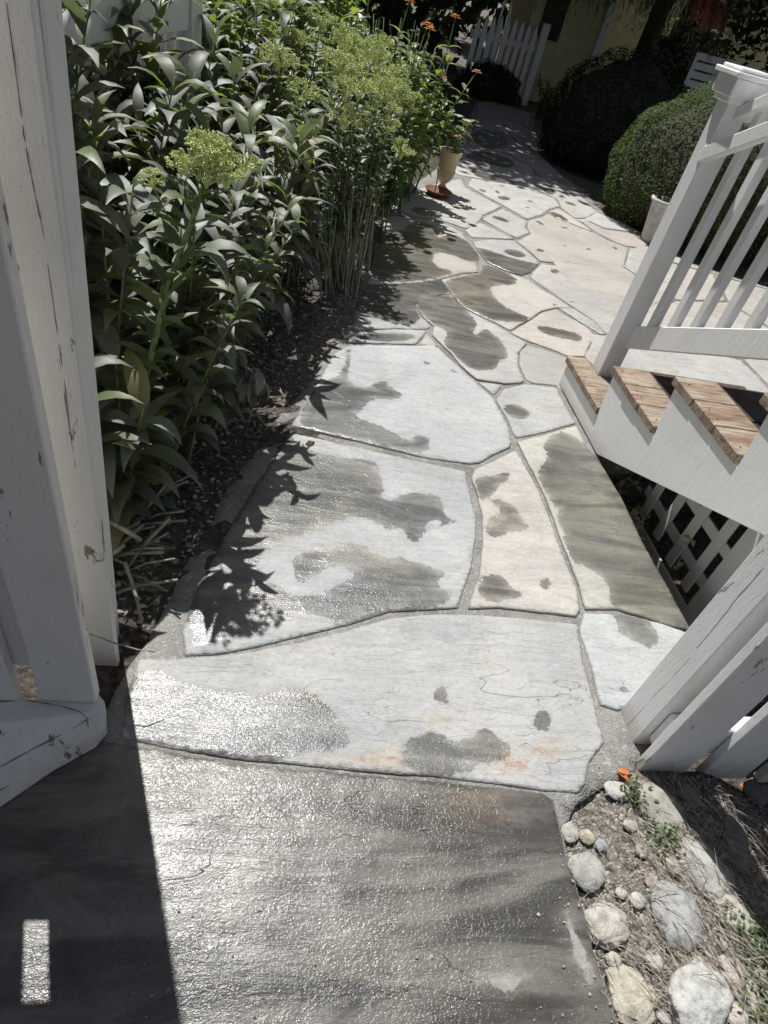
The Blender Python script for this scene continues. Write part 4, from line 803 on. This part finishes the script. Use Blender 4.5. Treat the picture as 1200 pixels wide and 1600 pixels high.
b.lathe((3.40, 5.98, -.02), [(r*.8, z) for r, z in [(.0, .0), (.10, .0), (.115, .05), (.15, .25), (.165, .34), (.19, .36), (.19, .385), (.16, .385), (.15, .33), (0, .33)]], 32); b.build('body', M['grayp'], t, True)

# ------------------------------------------------------------------ the far end of the garden
pg = thing('picket_gate', 'grey-white pointed picket gate at the end of the path', 'gate', (3.2, 12.6, 0))
for i in range(9):
    x = 2.72+i*.118; zt = .86+.055*math.sin(i/8*PI)+.01*i; b = MB(); b.prism([(x, 12.62, .02), (x+.078, 12.62, .02), (x+.078, 12.62, zt), (x+.039, 12.62, zt+.13), (x, 12.62, zt)], (0, .022, 0), .002); b.build('picket', M['oldpaint'], pg)
for z in (.18, .72): b = MB(); b.box(2.68, 3.78, 12.645, 12.69, z, z+.09, .003); b.build('rail', M['oldpaint'], pg)
b = MB(); b.box(3.80, 3.91, 12.60, 12.71, -.02, 1.12, .005); b.build('gate_post', M['oldpaint'], pg)
b = MB(); b.tube([(3.05, 12.75, 0), (3.13, 12.75, 1.6)], .018, 6); b.build('stake', M['paint'], pg)
sh = thing('yellow_shed', 'pale yellow shed with white corner trim behind the gate', 'shed', (4.3, 13.2, 0)); b = MB()
for i in range(14): b.box(3.72, 4.95, 13.20+.003*(i % 2), 13.24, i*.17, i*.17+.168, .002)
b.box(3.72, 4.95, 13.24, 14.8, 0, 2.4, 0); b.build('wall', M['shed'], sh)
b = MB(); b.box(4.95, 5.08, 13.17, 13.30, 0, 2.4, .004); b.build('corner_trim', M['paint'], sh)
b = MB(); b.box(3.9, 4.28, 13.17, 13.198, .9, 1.5, .003); b.build('shutter', M['darkwood_and_shade'], sh)
b = MB(); b.prism([(3.5, 13.0, 2.35), (5.3, 13.0, 2.35), (5.3, 15, 3.1), (3.5, 15, 3.1)], (0, 0, .06), .005); b.build('roof', M['darkwood_and_shade'], sh)
s2 = thing('yellow_house', 'pale yellow house wall behind the drooping conifer with a red door', 'house', (6.6, 15.5, 0)); b = MB(); b.box(5.3, 12.5, 15.6, 19, 0, 3.2, .01); b.build('wall', M['shed'], s2)
b = MB(); b.box(7.45, 8.35, 15.555, 15.598, .0, 2.05, .004); b.build('door', M['red'], s2); b = MB(); b.prism([(5.0, 15.3, 3.2), (12.8, 15.3, 3.2), (12.8, 17.3, 4.3), (5.0, 17.3, 4.3)], (0, 0, .08), .004); b.build('roof', M['darkwood_and_shade'], s2)
bn = thing('slatted_bench', 'white slatted garden bench in sun beyond the newel post', 'bench', (6.4, 11.3, 0))
bx0 = 6.02
for i in range(7): b = MB(); b.box(bx0, bx0+1.1, 11.62+i*.012, 11.645+i*.012, .50+i*.118, .50+i*.118+.092, .003); b.build('back_slat', M['paint'], bn)
for i in range(5): b = MB(); b.box(bx0, bx0+1.1, 11.12+i*.10, 11.20+i*.10, .42, .445, .003); b.build('seat_slat', M['paint'], bn)
for x in (bx0-.06, bx0+.52, bx0+1.1):
    b = MB(); b.box(x, x+.06, 11.60, 11.615, 0, 1.30, .003); b.build('back_post', M['paint'], bn); b = MB(); b.box(x, x+.06, 11.10, 11.16, 0, .415, .003); b.build('leg', M['paint'], bn)

# trees that shade the far end
def limb(b, p, q_, r0, r1): b.tube([p, Vector(p).lerp(Vector(q_), .5)+Vector((U(-.15, .15), U(-.15, .15), U(0, .2))), q_], [r0, (r0+r1)/2, r1], 7)
def crown_pts(c, r, n, clumps=60, cr=.5, seed=1):
    P = []; C = []
    for i in range(clumps):
        d = rdir(); s_ = U(.35, 1)**.5; C.append(Vector((c[0]+d.x*r[0]*s_, c[1]+d.y*r[1]*s_, c[2]+d.z*r[2]*s_)))
    for i in range(n):
        k = random.choice(C); d = rdir()*U(.2, 1)*cr; d.z *= .6; P.append(k+d)
    return P
def tree(name, label, base, c, r, n, clumps, cr, mat='tree', L=.13, W=.07):
    t = thing(name, label, 'tree', base); b = MB(); b.tube([(base[0], base[1], -.1), (base[0]+.05, base[1], c[2]*.5), (c[0], c[1], c[2])], [.2, .15, .08], 9)
    for i in range(9): d = rdir(); limb(b, (base[0], base[1], c[2]*U(.5, .9)), (c[0]+d.x*r[0]*.8, c[1]+d.y*r[1]*.8, c[2]+d.z*r[2]*.6), .06, .015)
    b.build('trunk', M['bark'], t, True); leafcloud('crown', M[mat], t, crown_pts(c, r, n, clumps, cr), L, W, .3); return t
tree('shade_tree', 'large dark leafy tree overhanging the far end of the path', (1.6, 14.6, 0), (2.9, 12.9, 4.3), (3.7, 3.5, 1.5), 48000, 230, .8, L=.15, W=.085)
tree('shade_tree', 'dark leafy tree above the round shrubs at upper right', (7.6, 10.0, 0), (6.2, 11.6, 4.3), (2.6, 3.4, 1.6), 24000, 110, .75)
t = thing('conifer_tree', 'conifer with drooping branchlets hanging in front of the yellow shed', 'tree', (5.4, 12.2, 0)); b = MB(); b.tube([(5.45, 12.3, -.1), (5.4, 12.2, 5)], [.17, .08], 9); P = []; lb = LB()
BW = [(3.4, 11.4), (3.75, 11.2), (4.05, 11.5), (4.35, 11.2), (4.6, 11.6), (4.85, 11.2), (5.1, 11.5), (5.35, 11.0), (5.6, 11.4), (3.9, 11.9), (4.5, 12.1), (5.0, 12.0), (5.9, 11.2), (6.2, 11.6), (3.1, 11.9), (4.75, 10.8), (5.15, 10.7), (5.5, 10.6), (4.3, 10.7), (5.8, 10.7)]
for (x, y) in BW:
    top = Vector((x, y, U(2.3, 2.7))); limb(b, (5.4, 12.2, U(2.5, 3.4)), top, .035, .01)
    for k in range(26):
        p = top+Vector((U(-.28, .28), U(-.28, .28), U(-.1, .25))); L_ = U(.5, 1.15); zl = max(1.05, p.z-L_)
        for j in range(26):
            z = p.z+(zl-p.z)*j/26; lb.leaf((p.x+U(-.02, .02)+.10*(j/26)**2, p.y+U(-.02, .02), z), U(0, 6.28), U(-1.4, -.5), .10, .014, .3, .1, 2)
b.build('trunk', M['bark'], t, True); lb.build('crown', M['conifer'], t)
# dark overhanging boughs at the upper right
t = thing('overhanging_tree', 'dark glossy-leaved branches hanging into the upper right corner', 'tree', (6.4, 7.6, 0)); b = MB(); b.tube([(6.45, 7.7, -.1), (6.3, 7.9, 2.0), (5.9, 8.2, 3.0)], [.11, .09, .05], 8)
P = []
for i in range(46):
    x, y, z = U(4.6, 6.8), U(7.9, 9.6), U(1.55, 3.0)
    if x < 5.0: z = max(z, 2.0)
    limb(b, (6.2, 8.0, 2.4), (x, y, z), .02, .006)
    for k in range(170): d = rdir()*.36*U(.2, 1); P.append(Vector((x, y, z))+d)
b.build('trunk', M['bark'], t, True); leafcloud('crown', M['tree'], t, P, .10, .055, .3)
# the mass of woods behind everything
P = []
for i in range(36000):
    x = U(-9, 18); y = U(19.6, 22) if x > 3 else U(14, 17); P.append(Vector((x, y, abs(U(-1, 1))**.8*7.5)))
for i in range(13000): P.append(Vector((U(-6.5, -3.6), U(-1, 13), abs(U(-1, 1))**.8*7)))     # unseen trees left of the fence, added to hold back sky light
tag(leafcloud('woods', M['tree'], None, P, .34, .2, .2), kind='stuff')
# ------------------------------------------------------------------ cobbles and litter at lower right
def cobble(cx, cy, hl, hw, ang, col, label, h=.5, ns=.06, ob='cobblestone', seed=0, sink=.35):
    a = math.radians(ang); z0 = -.02; c = G(cx, cy, z0); c = G(cx, cy, gz(c[0], c[1])+.01)
    e1 = G(cx+hl*math.cos(a), cy+hl*math.sin(a), c[2])-c; e2 = G(cx-hw*math.sin(a), cy+hw*math.cos(a), c[2])-c
    L1, L2 = np.hypot(*e1[:2]), np.hypot(*e2[:2]); u = e1/L1; v = np.array([-u[1], u[0], 0]); hh = L2*h*1.6
    bm = bmesh.new(); bmesh.ops.create_icosphere(bm, subdivisions=5, radius=1); V = []
    for q_ in bm.verts:
        d = q_.co.normalized(); k = 1+ns*2.2*mnoise.fractal(Vector((d.x*1.1+seed, d.y*1.1, d.z*1.1)), .9, 2, 3)+ns*.35*mnoise.noise(Vector((d.x*5+seed, d.y*5, d.z*5)))
        e = .86; dx = math.copysign(abs(d.x)**e, d.x)*k; dy = math.copysign(abs(d.y)**e, d.y)*k; V.append(tuple(c+u*dx*L1+v*dy*L2+np.array([0, 0, 1])*(d.z*hh*k+hh*(1-sink)-hh*.55)))
    F = [[q2.index for q2 in f.verts] for f in bm.faces]; bm.free(); o = mesh_obj(ob, V, F, M['cobble'], None, True); o.color = (*col, 1)
    return tag(o, label, 'stone', 'rounded stones edging the path')
CB = [(965, 1236, 21, 13, 10, (.50, .48, .45), 'small whitish stone under the orange fallen leaf'), (1033, 1267, 53, 26, 56, (.36, .35, .31), 'long grey-green stone at the corner by the fence foot'),
      (1100, 1358, 62, 29, 52, (.42, .41, .38), 'long smooth beige-grey stone at the edge of the shadow'), (1057, 1431, 56, 34, 78, (.38, .385, .38), 'large egg-shaped grey stone in the middle of the group'),
      (917, 1362, 33, 25, 65, (.40, .40, .37), 'flat mottled oval stone touching the big wet slab'), (946, 1446, 40, 30, 60, (.48, .45, .40), 'rough whitish mottled stone beside the wet slab edge'),
      (985, 1558, 56, 29, 62, (.50, .46, .37), 'yellowish rough stone at the bottom frame edge'), (1090, 1562, 56, 50, 50, (.50, .50, .48), 'broad rough white stone at the bottom right'),
      (888, 1300, 20, 13, 50, (.46, .44, .40), 'small pale stone set in mortar at the slab corner'), (917, 1308, 13, 10, 60, (.50, .46, .34), 'small yellowish pebble beside the bluish one'), (939, 1321, 10, 8, 60, (.38, .42, .46), 'small bluish pebble right of the yellowish one'),
      (1150, 1428, 38, 20, 28, (.50, .47, .43), 'rough pinkish-white stone between two long grey ones and the weeds'), (1156, 1538, 52, 19, 58, (.50, .44, .40), 'long pinkish stone beside the green weeds'), (1018, 1376, 12, 9, 50, (.46, .38, .33), 'small pinkish stone above the egg-shaped one'),
      (996, 1407, 12, 11, 20, (.54, .51, .47), 'small white chip of stone left of the egg-shaped one'), (1184, 1521, 13, 10, 20, (.50, .44, .38), 'small pinkish pebble near the right frame edge'), (1015, 1557, 20, 11, 80, (.48, .43, .32), 'small tan stone wedged between the yellowish and white ones'),
      (1002, 1330, 12, 8, 40, (.46, .43, .38), 'small buried stone below the corner weeds'), (1052, 1352, 15, 9, 70, (.44, .40, .35), 'small tan stone left of the smooth beige-grey one'), (985, 1290, 11, 8, 10, (.45, .43, .39), 'small stone between the whitish stone and the yellowish pebble'),
      (1022, 1500, 17, 12, 30, (.52, .49, .44), 'small pale stone under the egg-shaped one'), (1085, 1505, 16, 10, 160, (.48, .45, .40), 'small flat stone above the broad white one'), (1128, 1470, 14, 9, 50, (.50, .46, .42), 'small stone between the egg-shaped one and the ground weed'),
      (958, 1500, 13, 10, 60, (.50, .47, .40), 'small stone between the mottled and the yellowish rough ones'), (970, 1395, 10, 7, 30, (.48, .45, .40), 'tiny stone left of the small white chip'), (1150, 1590, 26, 15, 60, (.50, .45, .41), 'flat pinkish stone touching the bottom frame edge'), (1040, 1590, 14, 9, 10, (.50, .48, .44), 'small stone between the tan wedge and the bottom frame edge'),
      (1150, 1318, 44, 17, 84, (.20, .20, .19), 'long grey stone lying in the fence shadow'), (1078, 1244, 20, 12, 60, (.20, .20, .19), 'grey stone in shadow right behind the corner stone'), (1182, 1236, 24, 16, 40, (.17, .17, .16), 'dark round stone below the pickets in shadow')]  # stones in shadow: the shade is put into their darker colours
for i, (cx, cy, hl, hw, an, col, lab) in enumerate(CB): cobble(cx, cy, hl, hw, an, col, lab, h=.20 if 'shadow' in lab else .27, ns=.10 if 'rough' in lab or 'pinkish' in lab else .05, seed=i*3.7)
# loose gravel
def pebble_mesh(name, N, fn, s0, s1, mat, label=None):
    V = []; F = []
    base = [(1, 0, 0), (-1, 0, 0), (0, 1, 0), (0, -1, 0), (0, 0, 1), (0, 0, -1)]; fc = [(0, 2, 4), (2, 1, 4), (1, 3, 4), (3, 0, 4), (2, 0, 5), (1, 2, 5), (3, 1, 5), (0, 3, 5)]
    for i in range(N):
        x, y = fn(); s_ = U(s0, s1)*(random.random()**1.5+.35); a = U(0, 6.28); ca, sa = math.cos(a), math.sin(a); ax, ay, az = s_*U(.7, 1.4), s_*U(.6, 1), s_*U(.3, .7); k = len(V); z = gz(x, y)+az*.3
        for p in base: px_, py_ = p[0]*ax*U(.7, 1.2), p[1]*ay*U(.7, 1.2); V.append((x+px_*ca-py_*sa, y+px_*sa+py_*ca, z+p[2]*az))
        F += [tuple(j+k for j in f) for f in fc]
    return tag(mesh_obj(name, V, F, mat), kind='stuff')
def reg_right():
    while True:
        p = G(U(870, 1230), U(1215, 1680), -.02)[:2]
        if sdf(np.array([p]), np.array(pw))[0] < -.004: return p[0], p[1]
M['gravel'] = mat_plain('gravel', (.16, .145, .125), (.46, .42, .37), .85, 55)
pebble_mesh('gravel', 6500, reg_right, .0022, .0085, M['gravel'])
def reg_path():
    while True:
        p = G(U(150, 1000), U(600, 1700))[:2]+0; e = sdf(np.array([p]), np.array(pw))[0]
        if e > 0 and random.random() < math.exp(-e/.10)+.06: return p[0], p[1]
_g = gz; gz = lambda x, y: -.001
pebble_mesh('grit', 350, reg_path, .0012, .0045, M['gravel'])
gz = _g
def reg_bed():
    while True:
        y = U(1.1, 6.2); x = .28*(y-1.1)-.15-random.random()**1.3*.75
        if sdf(np.array([[x, y]]), np.array(pw))[0] < .004: return x, y
pebble_mesh('mulch', 6500, reg_bed, .003, .013, M['chip'])
def straws(name, N, fn, L0, L1, w, mat, azf, flat=.35):
    b = LB()
    for i in range(N):
        x, y = fn(); b.leaf((x, y, gz(x, y)+U(.003, .03)), azf(), U(-.1, flat), U(L0, L1), w*U(.5, 1.3), U(.1, 1.), .1, 4, .5, wave=0)
    return tag(b.build(name, mat), kind='stuff')
straws('dry_grass', 1100, reg_right, .015, .09, .0018, M['straw'], lambda: random.gauss(-.95, .9)+(PI if random.random() < .5 else 0), .5)
def reg_right2():
    while True:
        p = G(random.gauss(1010+U(0, 160), 18), U(1240, 1600), -.02)[:2]
        if sdf(np.array([p]), np.array(pw))[0] < -.004: return p[0], p[1]
straws('dry_grass', 900, reg_right2, .04, .14, .0019, M['straw'], lambda: random.gauss(-.95, .35)+(PI if random.random() < .5 else 0), .6)
straws('leaf_litter', 800, reg_bed, .02, .07, .010, M['dry'], lambda: U(0, 6.28))
# weeds among the stones
for (cx, cy, n, sp, lab) in [(985, 1248, 70, .035, 'tiny green weed beside the small whitish stone'), (1030, 1310, 80, .045, 'green weed growing between the two long stones'), (1165, 1475, 170, .06, 'green ground weed in the dry grass right of the egg-shaped stone'), (1190, 1580, 150, .06, 'green ground weed in the bottom right corner')]:
    c = G(cx, cy, -.02); t = thing('ground_weed', lab, 'weed', (c[0], c[1], gz(c[0], c[1])), 'weeds among the stones'); lb = LB()
    for i in range(n):
        x, y = c[0]+random.gauss(0, sp*.6), c[1]+random.gauss(0, sp*.6); lb.leaf((x, y, gz(x, y)+U(.005, .04)), U(0, 6.28), U(-.1, .9), U(.008, .018), .009, .5, .2, 3, .6)
    lb.build('foliage', M['weed'], t)
for (cx, cy, lab, z) in [(971, 1215, 'folded orange fallen leaf on the mortar by the fence foot', -.005), (1197, 1208, 'rust-coloured fallen leaf in shadow at the right frame edge', None)]:
    c = G(cx, cy, -.02); lb = LB(); zz = (gz(c[0], c[1]) if z is None else z)+.008
    lb.leaf((c[0]-.02, c[1]+.01, zz), -.25, .18, .042, .021, .5, .5, 6, .7); lb.leaf((c[0]-.018, c[1]+.004, zz), -.85, .12, .036, .017, .4, .6, 6, .7); o = lb.build('fallen_leaf', M['fallen']); tag(o, lab, 'leaf', 'orange fallen leaves')
# dead vine at the lattice and a loose tendril over the timber
t = thing('dead_vine', 'dry vine with a few pale leaves clinging to the lattice', 'vine', (1.65, 1.9, -.1)); b = MB(); lb = LB()
for k in range(9):
    p = Vector((1.64+U(-.04, .02), 1.55+U(0, .75), U(-.17, .0))); Q = [p]
    for j in range(6): p = p+Vector((U(-.02, .02), U(-.05, .05), U(-.01, .05))); Q.append(p)
    b.tube(Q, .0018, 4, False)
    for j in range(4): lb.leaf(Q[random.randrange(7)], U(0, 6.28), U(-.5, .8), .035, .026, .7, .2, 4, .6)
b.build('stems', M['straw'], t); lb.build('leaves', M['lit'], t)
b = MB(); b.tube([tuple(PY(125, 985, .99)), tuple(PY(180, 1005, .98)), tuple(PY(215, 1015, .97)), tuple(PY(245, 1019, .98))], .0016, 5); tag(b.build('dry_tendril', M['straw']), 'thin dry tendril sticking out past the foot of the left post', 'tendril')
b = MB(); b.tube([tuple(G(40, 1094, .104)), tuple(G(95, 1103, .104)), tuple(G(125, 1112, .103)), tuple(G(136, 1122, .098)), tuple(G(140, 1150, .02))], .0016, 5); tag(b.build('dry_tendril', M['straw']), 'dark dry tendril lying over the white sill timber', 'tendril')
